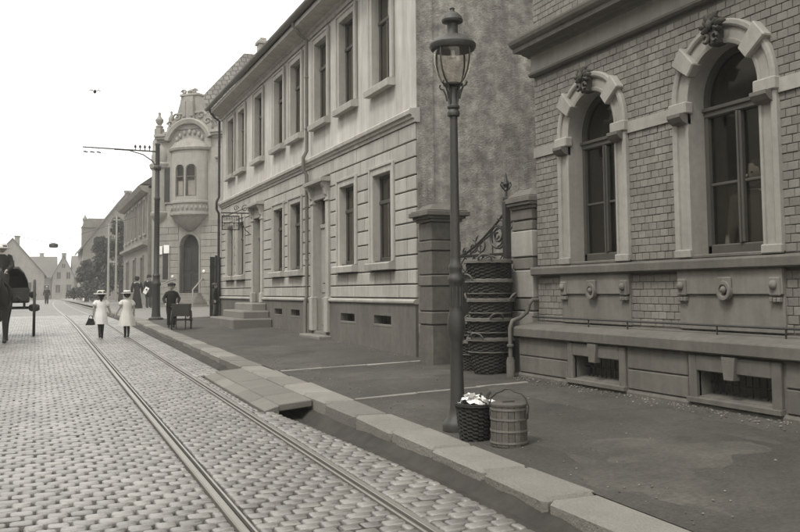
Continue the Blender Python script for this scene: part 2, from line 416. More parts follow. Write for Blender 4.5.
# tram rails: running head, groove, check lip
for k, (rx, lab) in enumerate(((RX[0], 'grooved steel tram rail in the setts, the rail farther from the kerb'), (RX[1], 'grooved steel tram rail in the setts, the rail beside the kerb gutter'))):
    s_ = -1 if k == 0 else 1                                       # head on the outer side, lip towards the track middle
    t = thing('tram_rail', lab, 'rail', (rx, 20, zr(20)), group='pair of tram rails')
    ys_ = frange(-6, 60, 66) + frange(60, 140, 16)[1:]
    def sweep(prof, name, m):
        b = MB(); n = len(prof); vs = []; fs = []
        for y in ys_:
            vs += [(rx + drift(y) + s_ * px, y, zr(y) + pz) for (px, pz) in prof]
        for j in range(len(ys_) - 1):
            for i in range(n):
                i2 = (i + 1) % n; q = (j * n + i, j * n + i2, (j + 1) * n + i2, (j + 1) * n + i); fs.append(q if s_ > 0 else q[::-1])
        fs += [tuple(range(n)), tuple(range((len(ys_) - 1) * n, len(ys_) * n))]
        b.add(vs, fs); b.build(name, m, t, smooth=30)
    sweep([(.0, -.06), (.0, .002), (.004, .005), (.044, .005), (.052, -.004), (.052, -.06)], 'rail_head', 'rail')
    sweep([(-.001, -.06), (-.001, -.024), (-.029, -.024), (-.029, -.06)], 'rail_groove', 'groove')
    sweep([(-.030, -.06), (-.030, .0), (-.034, .002), (-.044, .002), (-.049, -.004), (-.049, -.06)], 'check_lip', 'rail')

# gutter, kerb, crossing slab
b = sheet(lambda x, y: zr(y) - .035 - .09 * max(0, min(1, (y - 7.5) / 1.8)) * (y < 15) + .02 * math.sin(y * 1.7) * (x - 2.7), [2.44, 2.7, 2.85, 3.02], frange(-8, 7.5, 16) + frange(7.5, 15.2, 20)[1:] + frange(15.2, 45, 30)[1:]); b.build('gutter', 'gutter', kind='structure')
yk = frange(-6, 46, 50)
b = sheet(lambda x, y: zr(y) - .02, [3.0, 3.34], yk); KERB = b.build('kerb', 'joint', kind='structure')
y = -5.
while y < 45.5:
    L = random.uniform(.78, 1.15); b = MB()
    j = random.uniform(-.006, .006)
    zc = zr(y + L / 2)
    b.cbox(KX0 + j, KX1 + random.uniform(-.01, .02), y + .006, y + L - .006, zc - .16, zc + .12 + random.uniform(-.008, .006), .026, jit=.007)
    b.v = [(p[0], p[1], p[2] + .0165 * (p[1] - y - L / 2) * (1 if y < 28 else .3)) for p in b.v]
    b.build('kerb_stone', 'kerb', KERB, smooth=35); y += L
# dark fillet sloping from the lower kerb face to the gutter floor
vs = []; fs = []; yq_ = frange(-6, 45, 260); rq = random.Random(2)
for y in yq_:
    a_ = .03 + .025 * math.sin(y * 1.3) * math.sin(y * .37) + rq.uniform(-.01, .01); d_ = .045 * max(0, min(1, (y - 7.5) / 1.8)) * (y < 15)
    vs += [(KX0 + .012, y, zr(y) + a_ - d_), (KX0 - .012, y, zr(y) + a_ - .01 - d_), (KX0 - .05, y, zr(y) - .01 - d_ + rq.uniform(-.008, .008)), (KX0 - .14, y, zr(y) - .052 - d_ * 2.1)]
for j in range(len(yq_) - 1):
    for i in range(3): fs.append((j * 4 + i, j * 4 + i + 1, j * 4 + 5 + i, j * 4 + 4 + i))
b = MB(); b.add(vs, fs); b.build('kerb_fillet', 'gutter', KERB, smooth=80, kind='stuff')
t = thing('crossing_slab', 'flat stone slabs bridging the gutter between kerb and tram rail', 'slab', (2.7, 12, zr(12)))
y = S0
while y < S1 - .3:
    L = .77; b = MB()
    b.cbox(2.575, KX0 - .01, y + .003, y + L - .003, zr(y) - .02, zr(y) + .06, .010, jit=.002)
    b.v = [(p[0], p[1], p[2] + .0165 * (p[1] - y) + (p[0] - 2.575) * .09) for p in b.v]
    b.build('slab', 'slab', t, smooth=35)
    b = MB(); b.cbox(2.40, 2.57, y - .05, y + L - .06, zr(y) - .12, zr(y) + .006, .008, jit=.002)
    b.v = [(p[0], p[1], p[2] + .0165 * (p[1] - y) + (max(0, p[0] - 2.42) * .33 if p[2] > zr(y) - .05 else 0)) for p in b.v]
    b.build('edge_stone', 'kerb', t, smooth=35)
    y += L

xs = [3.33, 3.8, 4.6, 5.4, 5.85, 6.4, 8, 14]
ys_ = frange(-8, 14, 44) + frange(14, 30.6, 30)[1:]
b = sheet(lambda x, y: zp(x, y) - .004 + .006 * math.sin(x * 3 + y * 1.3) * (x > 3.5), xs, ys_); PAVE = b.build('pavement', 'pave', kind='structure')
b = sheet(lambda x, y: zp(x, y) - .004, [3.33, 4.6, 5.85, 8, 14, 30], frange(30.6, 60, 20) + [90, 140]); b.build('side_street', 'roadfar', kind='structure')
b = sheet(lambda x, y: zr(y) + .02, [2.985, 3.34], frange(45.4, 60, 8) + [90, 140]); b.build('far_kerb', 'kerb', kind='structure')
for (ya, w) in ((12.98, .09), (9.68, .075)):
    x = 3.37
    while x < 5.5 if ya > 10 else x < 5.6:
        L = random.uniform(.5, .8); b = MB()
        b.cbox(x, x + L - .01, ya, ya + w, -.05, .004, .006, jit=.004)
        b.v = [(p[0], p[1], p[2] + zp(p[0], p[1])) for p in b.v]
        b.build('strip_stone', 'strip', PAVE); x += L
# worn dusty repairs in the tar
rw = random.Random(21)
for (px0, py0, ra, rb) in ((3.75, 8.6, .32, .9), (4.5, 5.6, .7, .5), (3.8, 5.0, .35, 1.0), (5.2, 8.6, .4, 1.3), (4.6, 11.6, .8, .7), (4.2, 16.5, .6, 1.6), (3.85, 13.6, .35, .9), (5.3, 6.4, .3, .9)):
    b = MB(); n = 40; ph = [rw.uniform(0, 6) for _ in range(4)]; vs = [(px0, py0)]
    for i in range(n):
        a = 2 * math.pi * i / n; q = 1 + .22 * math.sin(2 * a + ph[0]) + .16 * math.sin(5 * a + ph[1]) + .1 * math.sin(9 * a + ph[2]) + rw.uniform(-.08, .08)
        vs.append((max(3.37, px0 + ra * q * math.cos(a)), py0 + rb * q * math.sin(a)))
    fl = lambda x, y: zp(x, y) - .004 + .006 * math.sin(x * 3 + y * 1.3) * (x > 3.5)
    vv = []; k3 = 4
    for r_ in range(k3 + 1):
        for i in range(n): x, y = px0 + (vs[1 + i][0] - px0) * r_ / k3, py0 + (vs[1 + i][1] - py0) * r_ / k3; vv.append((x, y, fl(x, y) + (.006 if r_ < k3 else -.004)))
    b.add(vv, [(r_ * n + i, (r_ + 1) * n + i, (r_ + 1) * n + (i + 1) % n, r_ * n + (i + 1) % n) for r_ in range(k3) for i in range(n)]); b.build('worn_patch', 'patch', PAVE, smooth=80)
# loose grit along the foot of the houses and scattered bits
b = MB()
def grit(x, y, r): 
    b.ball((x, y, zp(x, y) + r * .2), (r * random.uniform(.7, 1.3), r * random.uniform(.7, 1.3), r * .6), 5, 3, rnd=random.random())
for i in range(700):
    y = random.uniform(3, 10.2); grit(5.86 - abs(random.gauss(0, .13)), y, random.uniform(.004, .014))
for i in range(350):
    y = random.uniform(13.7, 24); grit(5.8 - abs(random.gauss(0, .15)), y, random.uniform(.004, .012))
for i in range(160):
    grit(random.uniform(3.4, 5.7), random.uniform(3.5, 20), random.uniform(.004, .011))
for i in range(120):
    grit(3.4 + abs(random.gauss(0, .25)), random.uniform(3.5, 16), random.uniform(.004, .013))
b.build('grit', 'gravel', kind='stuff')

# ------------------------------------------------------------------ brick house
BX = 6.15; BY0, BY1 = -2.0, 10.33
HB = thing('brick_house', 'brick house with two tall arched windows and a stone cornice', 'house', (BX, 6, .3))
WC = (9.02, 6.80, 4.58)            # arched window centres
RI, RO, SPR, SIL = .48, .71, 3.38, 1.80
b = MB()
HOLE = .58
wall_cells(b, BY0, BY1, .9, 8.5, [(c - HOLE, c + HOLE, SIL - .02, SPR + HOLE + .05) for c in WC], BX, BX + .3)
for c in WC:                       # fill the spandrels over each arch in slices hidden behind the archivolt
    n = 24
    for i in range(n):
        a, d = c - HOLE + 2 * HOLE * i / n, c - HOLE + 2 * HOLE * (i + 1) / n
        m_ = min(abs(a - c), abs(d - c)); zt = SPR + math.sqrt(max(0, HOLE ** 2 - m_ ** 2))
        b.box(BX, BX + .3, a, d, zt, SPR + HOLE + .05)
b.build('wall', 'mortar', HB)
b = MB(); b.box(BX + .3, 14, BY1 - .3, BY1, .2, 8.5); b.box(13.7, 14, BY0, BY1 - .3, .2, 8.5); b.box(BX, 14, BY0 - .3, BY0, .2, 8.5)
b.build('rear_walls', 'stone', HB)
b = MB(); b.box(BX + .3, 13.7, BY0, BY1 - .3, .95, 1.05); b.box(BX + .3, 13.7, BY0, BY1 - .3, 4.75, 4.85); b.box(8.2, 8.3, BY0, BY1 - .3, 1.05, 4.75); b.build('room', 'room', HB)
b = MB(); b.prism([(BX - .4, 8.5), (10, 11.5), (14.3, 8.5)], BY0 - .4, BY1 + .2, 'y'); b.build('roof', 'roof', HB)

# header-bond brickwork: every brick real, the largest ones separate
PW, PH = .1265, .0795
bricks = []
row = 0; z = 1.09
while z < 8.3:
    if not (4.30 < z + PH / 2 < 4.88):
        y = BY1 - (PW / 2 if row % 2 else 0)
        if row % 2: bricks.append((BY1 - PW / 4, z + PH / 2, PW / 2 - .009))
        while y - PW > BY0:
            yc, zc = y - PW / 2, z + PH / 2
            skip = False
            for c in WC:
                dy = abs(yc - c)
                if SIL - .05 < zc < SPR and dy < .62: skip = True
                if zc >= SPR and math.hypot(dy, zc - SPR) < .60: skip = True
                if 1.08 < zc < 1.72 and dy < .64: skip = True
            if 1.66 < zc < 1.80: skip = True
            if z > 6.2 and random.random() < 0: skip = True
            if not skip: bricks.append((yc, zc, PW - random.uniform(.006, .011)))
            y -= PW
    z += PH; row += 1
def brank(k):
    p = pix((BX, k[0], k[1])); return p[2] * k[2] if -3 < p[0] < 803 and -3 < p[1] < 535 and not (3.2 < k[1] < 3.4) else -1
bricks.sort(key=brank, reverse=True)
bm_ = []
for i in range(6):
    b = MB(); b.cbox(-.009, .02, -.0575, .0575, -.0365, .0365, .004, jit=.0012)
    me = bpy.data.meshes.new('brick'); me.from_pydata(b.v, [], b.f); me.materials.append(MT['brick']); bm_.append(me)
for k in bricks[:300]:
    inst('brick', random.choice(bm_), (BX + random.uniform(-.003, .003), k[0], k[1]), HB, (0, 0, random.uniform(-.015, .015)), (1, k[2] / .115, 1))
b = MB()
for k in bricks[300:]:
    x = BX + random.uniform(-.003, .003); b.cbox(x - .009, x + .02, k[0] - k[2] / 2, k[0] + k[2] / 2, k[1] - .0365, k[1] + .0365, .004, rnd=random.random(), jit=.0012)
b.build('brickwork', 'brick', HB, kind='stuff')

def profile_run(name, prof, ya, yb, m, parent, x=BX, end=0.):
    """moulding along the wall; prof = (outward, z)"""
    b = MB(); b.prism([(x - d, z) for d, z in prof], ya, yb + end, 'y'); return b.build(name, m, parent)
profile_run('cornice', [(-.05, 4.60), (.045, 4.60), (.06, 4.615), (.13, 4.63), (.14, 4.645), (.27, 4.645), (.275, 4.70), (.30, 4.71), (.33, 4.74), (.345, 4.78), (.345, 4.80), (-.05, 4.93)], BY0, BY1 + .1, 'stone', HB)
profile_run('frieze', [(-.05, 4.375), (.04, 4.375), (.04, 4.60), (-.05, 4.60)], BY0, BY1 + .02, 'dress', HB)
profile_run('frieze_moulding', [(-.05, 4.325), (.05, 4.325), (.075, 4.345), (.075, 4.372), (-.05, 4.372)], BY0, BY1 + .04, 'stone', HB)
profile_run('sill_course', [(-.05, 1.675), (.085, 1.675), (.105, 1.69), (.105, 1.765), (.09, 1.785), (-.05, 1.80)], BY0, BY1 + .03, 'stone', HB)
# pale string band between the arches
edges = [BY1 + .01] + [v for c in WC for v in (c + RO - .02, c - RO + .02)] + [BY0]
for i in range(0, len(edges), 2):
    ya, yb = edges[i + 1], edges[i]
    if yb - ya > .05: profile_run('string_band', [(-.02, 3.235), (.03, 3.235), (.03, 3.365), (-.02, 3.365)], ya, yb, 'dress', HB)

def arch_path(c, r, n=22, z0=SIL):
    pts = [((c + r, z0), (1, 0)), ((c + r, SPR), (1, 0))]
    for i in range(1, n):
        a = math.pi * i / n; pts.append(((c + r * math.cos(a), SPR + r * math.sin(a)), (math.cos(a), math.sin(a))))
    return pts + [((c - r, SPR), (-1, 0)), ((c - r, z0), (-1, 0))]
def arch_sweep(b, c, prof, r=RI, z0=SIL, x=BX):
    P = arch_path(c, r, z0=z0); n = len(prof); vs = []; fs = []
    for (p, nn) in P:
        for (q, d) in prof: vs.append((x - d, p[0] + nn[0] * q, p[1] + nn[1] * q))
    for j in range(len(P) - 1):
        for i in range(n - 1): fs.append((j * n + i, (j + 1) * n + i, (j + 1) * n + i + 1, j * n + i + 1))
    fs.append(tuple(range(n - 1, -1, -1))); fs.append(tuple((len(P) - 1) * n + i for i in range(n)))
    return b.add(vs, fs)
def arched_window(c, child=False):
    b = MB(); arch_sweep(b, c, [(.0, -.26), (.0, .035), (.03, .045), (.042, .045), (.045, .028), (.155, .028), (.16, .05), (.18, .062), (.215, .062), (.23, .045), (.23, -.02)], z0=SIL + .02)
    w = b.build('window', 'dress', HB, smooth=30)
    for a in (40, 140):                                             # block voussoirs
        b = MB(); ca, sa = math.cos(R(a)), math.sin(R(a)); M = Matrix(((1, 0, 0, BX), (0, -sa, ca, c), (0, ca, sa, SPR), (0, 0, 0, 1)))
        b.cbox(-.10, .02, -.095, .095, RI - .02, RO + .045, .012)
        b.v = [(p[0], p[1] * (.8 + .35 * (p[2] - .46) / .3), p[2]) for p in b.v]
        b.v = [tuple(M @ Vector(p)) for p in b.v]; b.build('voussoir', 'dress', w)
    b = MB(); zc = SPR + RO - .07                                    # carved keystone: shell, scrolls and leaves
    b.cbox(BX - .12, BX + .02, c - .075, c + .075, zc - .2, zc + .12, .02)
    for k in range(9):                                              # acanthus leaves curling out of the block
        an = R(-14 + 26 * k); L = (.2 if k % 2 else .15) * random.uniform(.9, 1.1); ca, sa = math.cos(an), math.sin(an)
        b.tube([(BX - .1, c + ca * .04, zc + .02 + sa * .05), (BX - .12, c + ca * L * .5, zc + .0 + sa * L * .5), (BX - .13, c + ca * L * .8, zc - .0 + sa * L * .8), (BX - .09, c + ca * L * .9, zc - .0 + sa * L * .95)], [.03, .045, .032, .01], 6)
    for s in (-1, 1):
        b.tube([(BX - .14, c + s * (.07 + .04 * math.cos(t)), zc - .12 + .045 * math.sin(t)) for t in [i * .7 for i in range(9)]], .018, 6)
    b.ball((BX - .15, c, zc + .03), (.035, .045, .06), 8, 6)
    b.v = [(p[0], c + (p[1] - c) * .86, zc - .05 + (p[2] - zc + .05) * .86) for p in b.v]; b.build('keystone', 'carved', w, smooth=60)
    for s in (-1, 1):                                               # imposts: a slab carried on a dark scroll
        b = MB(); b.cbox(BX - .085, BX + .02, c + s * (RI + .115) - .135, c + s * (RI + .115) + .135, SPR - .115, SPR + .005, .012); b.build('impost', 'dress', w)
        b = MB(); yc = c + s * (RI + .10)
        b.prism([(BX - .14, SPR - .115), (BX - .14, SPR - .15), (BX - .10, SPR - .195), (BX - .05, SPR - .22), (BX, SPR - .22), (BX, SPR - .115)], yc - .1, yc + .1, 'y'); b.build('bracket', 'stone', w)
        b = MB(); b.cbox(BX - .068, BX - .02, c + s * (RI + .115) - .12, c + s * (RI + .115) + .12, SIL + .0, SIL + .085, .01); b.build('jamb_base', 'dress', w)
    # joinery set deep in the reveal
    xd = BX + .19
    b = MB(); arch_sweep(b, c, [(.0, -.17), (-.055, -.17), (-.055, -.245), (.0, -.245)], z0=SIL + .03)
    b.cbox(xd - .03, xd + .06, c - RI, c + RI, SPR - .16, SPR - .07, .012)     # transom
    b.cbox(xd - .05, xd - .03, c - RI, c + RI, SPR - .10, SPR - .06, .006)
    b.cbox(xd - .02, xd + .06, c - RI, c + RI, SIL + .02, SIL + .13, .012)
    b.cbox(xd - .03, xd + .06, c - .035, c + .035, SIL + .13, SPR - .16, .012)  # mullion
    b.cbox(xd - .045, xd - .03, c - .014, c + .014, SIL + .13, SPR - .16, .004)
    for s in (-1, 1): b.cbox(xd, xd + .05, min(c + s * .035, c + s * (RI - .05)), max(c + s * .035, c + s * (RI - .05)), 2.52, 2.55, .006)
    b.build('sash', 'paintwood', w, smooth=30)
    for s in (-1, 1):
        b = MB(); ya, yb = sorted((c + s * .035, c + s * (RI - .055)))
        for (za, zb) in ((SIL + .13, 2.52), (2.55, SPR - .16)): b.box(xd + .02, xd + .026, ya, yb, za, zb)
        b.build('pane', 'glass', w)
    b = MB(); r = RI - .05
    poly = [(c + r, SPR - .07)] + [(c + r * math.cos(math.pi * i / 20), SPR + r * math.sin(math.pi * i / 20)) for i in range(21)] + [(c - r, SPR - .07)]
    b.prism(poly, xd + .02, xd + .026, 'x'); b.build('pane', 'glass', w)
    b = MB(); b.cbox(BX - .04, BX + .2, c - RI - .02, c + RI + .02, SIL - .01, SIL + .03, .01); b.build('window_board', 'stone', w)
    # apron panel below
    b = MB(); b.cbox(BX - .03, BX + .02, c - .70, c + .70, 1.085, 1.672, .008); p = b.build('apron_panel', 'panel', HB)
    b = MB(); b.cbox(BX - .055, BX - .02, c - .70, c + .70, 1.435, 1.676, .006); b.build('apron_band', 'panel', p)
    for s in (-1, 1):
        b = MB(); yc = c + s * .62
        b.cbox(BX - .075, BX - .04, yc - .065, yc + .065, 1.42, 1.59, .012); b.ball((BX - .08, yc, 1.52), (.035, .043, .043), 10, 6)
        for k in (-1, 0, 1): b.cbox(BX - .075, BX - .03, yc + k * .045 - .018, yc + k * .045 + .018, 1.365, 1.408, .006)
        b.build('boss', 'panel', p, smooth=40)
    b = MB(); b.lathe([(.0001, .0), (.045, .0), (.05, .012), (.05, .03), (.06, .045), (.09, .045), (.095, .03), (.095, 0)], seg=18, M=Matrix.Translation((BX - .05, c, 1.47)) @ Matrix.Rotation(R(-90), 4, 'Y'))
    b.cbox(BX - .08, BX - .05, c - .09, c + .09, 1.48, 1.60, .01)
    b.ball((BX - .08, c, 1.48), .034, 10, 6); b.build('boss', 'panel', p, smooth=40)
    return w
for c in WC: arched_window(c)

# plinth with its broad sloping cap and cellar lights
PX_ = 5.87
CL = ((8.17, 9.07, .47, .725), (6.0, 6.94, .48, .715), (3.8, 4.7, .48, .715))
b = MB(); wall_cells(b, BY0, BY1 + .02, .2, .885, [h for h in CL], PX_, BX + .3); b.build('plinth', 'stone', HB)
b = MB(); b.prism([(5.79, .90), (5.80, .888), (BX + .01, .888), (BX + .01, 1.075), (5.83, 1.02), (5.80, 1.008), (5.79, .995)], BY0, BY1 + .07, 'y'); b.build('plinth_cap', 'stone', HB)
b = MB(); b.prism([(5.84, .2), (5.84, .40), (5.855, .425), (5.88, .435), (5.88, .2)], BY0, BY1 + .04, 'y'); b.build('base_course', 'darkstone', HB)
cuts = [BY1 + .02, 9.2, 8.04, 7.08, 5.86, 4.84, 3.66, 2.2, .8]
for i in range(len(cuts) - 1):
    yb, ya = cuts[i], cuts[i + 1]
    if i in (1, 3, 5): continue
    for (za, zb) in ((.44, .642), (.655, .882)):
        b = MB(); b.cbox(PX_ - .018, PX_ + .01, ya + .006, yb - .006, za, zb, .008, jit=.001); b.build('plinth_block', 'stone', HB)
for h in CL:
    f = MB(); ya, yb, za, zb = h
    f.cbox(PX_ - .04, PX_ + .03, ya - .11, ya, za - .03, zb + .15, .01); f.cbox(PX_ - .04, PX_ + .03, yb, yb + .11, za - .03, zb + .15, .01)
    f.cbox(PX_ - .04, PX_ + .03, ya, yb, zb, zb + .15, .01); f.prism([(PX_ - .06, za - .06), (PX_ - .06, za - .02), (PX_ + .2, za + .03), (PX_ + .2, za - .06)], ya - .12, yb + .12, 'y')
    w = f.build('cellar_window', 'stone', HB)
    b = MB(); m_ = (ya + yb) / 2; b.prism([(m_ - .06, zb - .05), (m_ + .06, zb - .05), (m_ + .085, zb + .155), (m_ - .085, zb + .155)], PX_ - .075, PX_ + .0, 'x'); b.build('keystone', 'stone', w)
    b = MB(); k = ya + .06
    while k < yb: b.tube([(PX_ + .14, k, za), (PX_ + .14, k, zb)], .007, 6); k += .085
    b.box(PX_ + .135, PX_ + .145, ya, yb, (za + zb) / 2 - .008, (za + zb) / 2 + .008); b.build('grille', 'iron', w)
    b = MB(); b.box(PX_ + .25, PX_ + .28, ya - .1, yb + .1, za - .1, zb + .1); b.build('cellar_back', 'room', w)
b = MB(); xr = 6.02
b.tube([(xr, BY1 - .05, 1.14), (xr, 5, 1.14), (xr, BY0, 1.14)], .011, 8)
for k in (9.0, 8.25, 6.85, 6.0, 4.6, 3.2, 1.8): b.tube([(xr, k, 1.03), (xr, k, 1.15)], .009, 6)
b.build('guard_rod', 'iron', HB, smooth=40)
b = MB()
b.tube([(BX + .02, BY1 + .0, 1.36), (BX - .1, BY1 + .0, 1.36), (BX - .15, BY1 + .0, 1.3), (BX - .17, BY1 + .02, 1.2), (5.9, BY1 + .06, 1.13), (5.78, BY1 + .06, 1.09), (5.74, BY1 + .05, 1.0), (5.74, BY1 + .05, .35)], .027, 10)
b.lathe([(.055, .34), (.055, .58), (.045, .6), (.045, .62)], 5.74, BY1 + .05, 12)
for z in (.75,): b.lathe([(.036, z), (.046, z + .01), (.046, z + .03), (.036, z + .04)], 5.74, BY1 + .05, 12)
b.build('downpipe', 'darkstone', HB, smooth=40)

# ------------------------------------------------------------------ gate piers, gate, stacked baskets
def gate_pier(x0, x1, y0, y1, label, courses, top, mats, capo):
    zb = zp(x0, (y0 + y1) / 2) - .03
    t = thing('gate_pier', label, 'pier', ((x0 + x1) / 2, (y0 + y1) / 2, zb), group='stone piers of the yard gate')
    b = MB(); b.box(x0 + .02, x1 - .02, y0 + .02, y1 - .02, zb, top); b.build('core', 'jointp', t)
    z = zb
    for i, h in enumerate(courses):
        o_ = .012 if i % 2 else 0
        b = MB(); b.cbox(x0 - o_, x1 + o_, y0 - o_, y1 + o_, z + .006, z + h - .006, .012, jit=.002); b.build('block', mats[i % len(mats)], t); z += h
    b = MB(); cx, cy_, hx, hy = (x0 + x1) / 2, (y0 + y1) / 2, (x1 - x0) / 2, (y1 - y0) / 2
    for (g_, za, zb_) in ((.03, 0, .05), (.07, .05, .09), (capo, .09, .16), (capo - .03, .16, .185)): b.cbox(cx - hx - g_, cx + hx + g_, cy_ - hy - g_, cy_ + hy + g_, z + za, z + zb_, .008)
    hx += .04; hy += .04
    b.add([(cx - hx, cy_ - hy, z + .185), (cx + hx, cy_ - hy, z + .185), (cx + hx, cy_ + hy, z + .185), (cx - hx, cy_ + hy, z + .185), (cx - hx + .1, cy_ - hy + .1, z + .27), (cx + hx - .1, cy_ - hy + .1, z + .27), (cx + hx - .1, cy_ + hy - .1, z + .27), (cx - hx + .1, cy_ + hy - .1, z + .27)], [(0, 1, 5, 4), (1, 2, 6, 5), (2, 3, 7, 6), (3, 0, 4, 7), (4, 5, 6, 7)])
    b.build('cap', 'stone', t)
gate_pier(5.5, 5.98, 12.33, 12.81, 'weathered stone gate pier with moulded cap at the corner of the pale house', [.62, .2, .38, .17, .36, .16, .28], 2.5, ['darkstone', 'stone'], .12)
gate_pier(6.1, 6.55, 10.40, 10.93, 'banded stone gate pier built against the brick house', [.5, .36, .17, .38, .17, .36, .14, .15], 2.5, ['stone', 'dress', 'panel', 'dress', 'panel', 'dress', 'panel', 'stone'], .09)
gx, ga, gb_ = 6.17, 10.97, 12.33
def shear(b): b.v = [(p[0] - (p[1] - ga) * .18, p[1], p[2]) for p in b.v]; return b
zb = zp(gx, 11.6)
GT = thing('iron_gate', 'dark wrought iron yard gate with scrollwork swooping up to a spear finial', 'gate', (gx, (ga + gb_) / 2, zb))
b = MB(); b.box(gx - .012, gx + .012, ga + .04, gb_ - .03, zb + .06, 1.72); shear(b).build('lower_panel', 'iron', GT)
b = MB()
for z in (zb + .04, 1.72, 1.98): b.cbox(gx - .022, gx + .022, ga + .0, gb_ - .02, z, z + .04, .005)
for y in (ga + .35, ga + .7, ga + 1.05): b.cbox(gx - .02, gx + .02, y - .015, y + .015, zb + .08, 1.72, .004)
b.cbox(gx - .022, gx + .022, gb_ - .06, gb_ - .02, zb + .02, 2.06, .005)
shear(b).build('gate_frame', 'iron', GT)
b = MB(); y = ga + .06
while y < gb_ - .1:                                                  # lattice band
    b.tube([(gx, y, 1.76), (gx, y + .22, 1.98)], .008, 5); b.tube([(gx, y + .22, 1.76), (gx, y, 1.98)], .008, 5); y += .22
shear(b).build('lattice', 'iron', GT)
b = MB()
def spiral(cy_, cz, r, turns, a0, dirn, wid=.011, n=26):
    pts = []
    for i in range(n + 1):
        t_ = i / n; a = a0 + dirn * turns * 2 * math.pi * t_; q = r * (1 - .85 * t_)
        pts.append((gx, cy_ + q * math.cos(a), cz + q * math.sin(a)))
    b.tube(pts, wid, 6)
swo = [(gx, gb_ - .04 - (gb_ - ga - .08) * t_, 2.0 + .72 * t_ ** 1.45) for t_ in frange(0, 1, 16)]
b.tube(swo, .018, 6)
swo2 = [(gx, gb_ - .3 - (gb_ - ga - .36) * t_, 2.0 + .34 * math.sin(t_ * 1.5) + .1 * t_) for t_ in frange(0, 1, 12)]
b.tube(swo2, .011, 6)
spiral(ga + .38, 2.27, .24, 2.0, R(90), 1, .016); spiral(ga + .38, 2.27, .16, 1.2, R(270), -1, .012); spiral(ga + .76, 2.16, .15, 1.4, R(60), -1); spiral(ga + .14, 2.42, .1, 1.4, R(200), 1); spiral(ga + .95, 2.12, .11, 1.3, R(90), 1); spiral(ga + 1.15, 2.06, .06, 1.2, R(80), -1)
for y in (ga + .2, ga + .5, ga + .78, ga + 1.02): b.tube([(gx, y, 2.0), (gx, y, 2.0 + .72 * ((gb_ - y) / (gb_ - ga)) ** 1.45)], .009, 6)
b.tube([(gx, ga + .1 + .1 * math.cos(a), 2.66 + .07 * math.sin(a)) for a in frange(-1.5, 3.2, 10)], .01, 6)
shear(b).build('scrollwork', 'iron', GT, smooth=50)
b = MB(); yq = ga + .02; xq = gx - .12
b.cbox(xq - .045, xq + .045, yq - .045, yq + .045, zp(xq, yq) - .02, 2.72, .006)
b.lathe([(.03, 2.72), (.05, 2.74), (.05, 2.77), (.02, 2.79), (.016, 2.86), (.035, 2.88), (.02, 2.91), (.045, 2.96), (.028, 3.02), (.001, 3.13)], xq, yq, 10)
for a in range(4):
    M = Matrix.Translation((xq, yq, 2.9)) @ Matrix.Rotation(a * math.pi / 2, 4, 'Z')
    b.tube([(0, 0, -.02), (.05, 0, .0), (.085, 0, .05), (.07, 0, .09), (.05, 0, .07)], .011, 5, M=M)
b.build('gate_post', 'iron', GT, smooth=40)
for z in (.8, 1.85): 
    b = MB(); b.box(gx - .12, gx, ga - .0, ga + .04, z, z + .05); b.build('hinge', 'iron', GT)

def basket_mesh(bot, top, h, body, rim, seg=96, rows=20):
    """round wicker basket: woven wall with a thick rim, base and two loop handles"""
    vs = []; fs = []
    def rad(t): return bot + (top - bot) * t ** .8
    for side in (0, 1):
        for j in range(rows + 1):
            t = j / rows
            for i in range(seg):
                wv = .006 * (1 if (i // 4 + j) % 2 else -1)
                r = rad(t) + (wv if side == 0 else -.014)
                a = 2 * math.pi * i / seg; vs.append((r * math.cos(a), r * math.sin(a), (h if side == 0 else h - .002) * t + (.0 if side == 0 else .012)))
    n = (rows + 1) * seg
    for side in (0, 1):
        for j in range(rows):
            for i in range(seg):
                q = (side * n + j * seg + i, side * n + j * seg + (i + 1) % seg, side * n + (j + 1) * seg + (i + 1) % seg, side * n + (j + 1) * seg + i)
                fs.append(q if side == 0 else q[::-1])
    fs.append(tuple(range(seg))[::-1]); fs.append(tuple(n + i for i in range(seg)))
    b = MB(); b.add(vs, fs)
    return b, rad
def make_basket(loc, rotz, label, bot=.22, top=.31, h=.46, tilt=(0, 0), group='wicker baskets by the gate', bands=(.55,), k=0):
    t = thing('wicker_basket', label, 'basket', loc, rotz, group); t.rotation_euler = (tilt[0], tilt[1], rotz)
    b, rad = basket_mesh(bot, top, h, None, None); b.build('weave', 'wicker', t)
    b = MB()
    for dz, dr in ((0, .006), (-.018, .012), (.014, .0)):
        b.tube([((top + dr) * math.cos(a), (top + dr) * math.sin(a), h + dz + .004 * math.sin(a * 14)) for a in frange(0, 2 * math.pi, 40)[:-1]], .011, 6, closed=True)
    b.build('rim', 'wickerpale', t, smooth=60)
    for q in bands:
        b = MB(); b.tube([((rad(q) + .012) * math.cos(a), (rad(q) + .012) * math.sin(a), h * q + .003 * math.sin(a * 11)) for a in frange(0, 2 * math.pi, 40)[:-1]], .009, 6, closed=True); b.build('band', 'wickerpale', t, smooth=60)
    for s in (0, math.pi):
        b = MB(); b.tube([((top + .015 + .035 * math.sin(u)) * math.cos(s + .28 * math.cos(u)), (top + .015 + .035 * math.sin(u)) * math.sin(s + .28 * math.cos(u)), h + .012 + .075 * math.sin(u)) for u in frange(0, math.pi, 10)], .013, 6); b.build('handle', 'wickerpale', t, smooth=60)
    return t
sx_, sy_ = 5.76, 10.98; z0 = zp(sx_, sy_) - .002
names = ['bottom', 'second', 'third', 'fourth', 'topmost']
for i in range(5):
    make_basket((sx_ + random.uniform(-.012, .012), sy_ + random.uniform(-.012, .012), z0 + i * .262), .5 + i * .9, 'deep wicker basket, %s of the tall nested stack before the gate' % (names[i] if i in (0, 4) else names[i] + ' from the ground'), bands=(.62,) if i < 4 else (.45,))
s2x, s2y = 5.72, 11.5
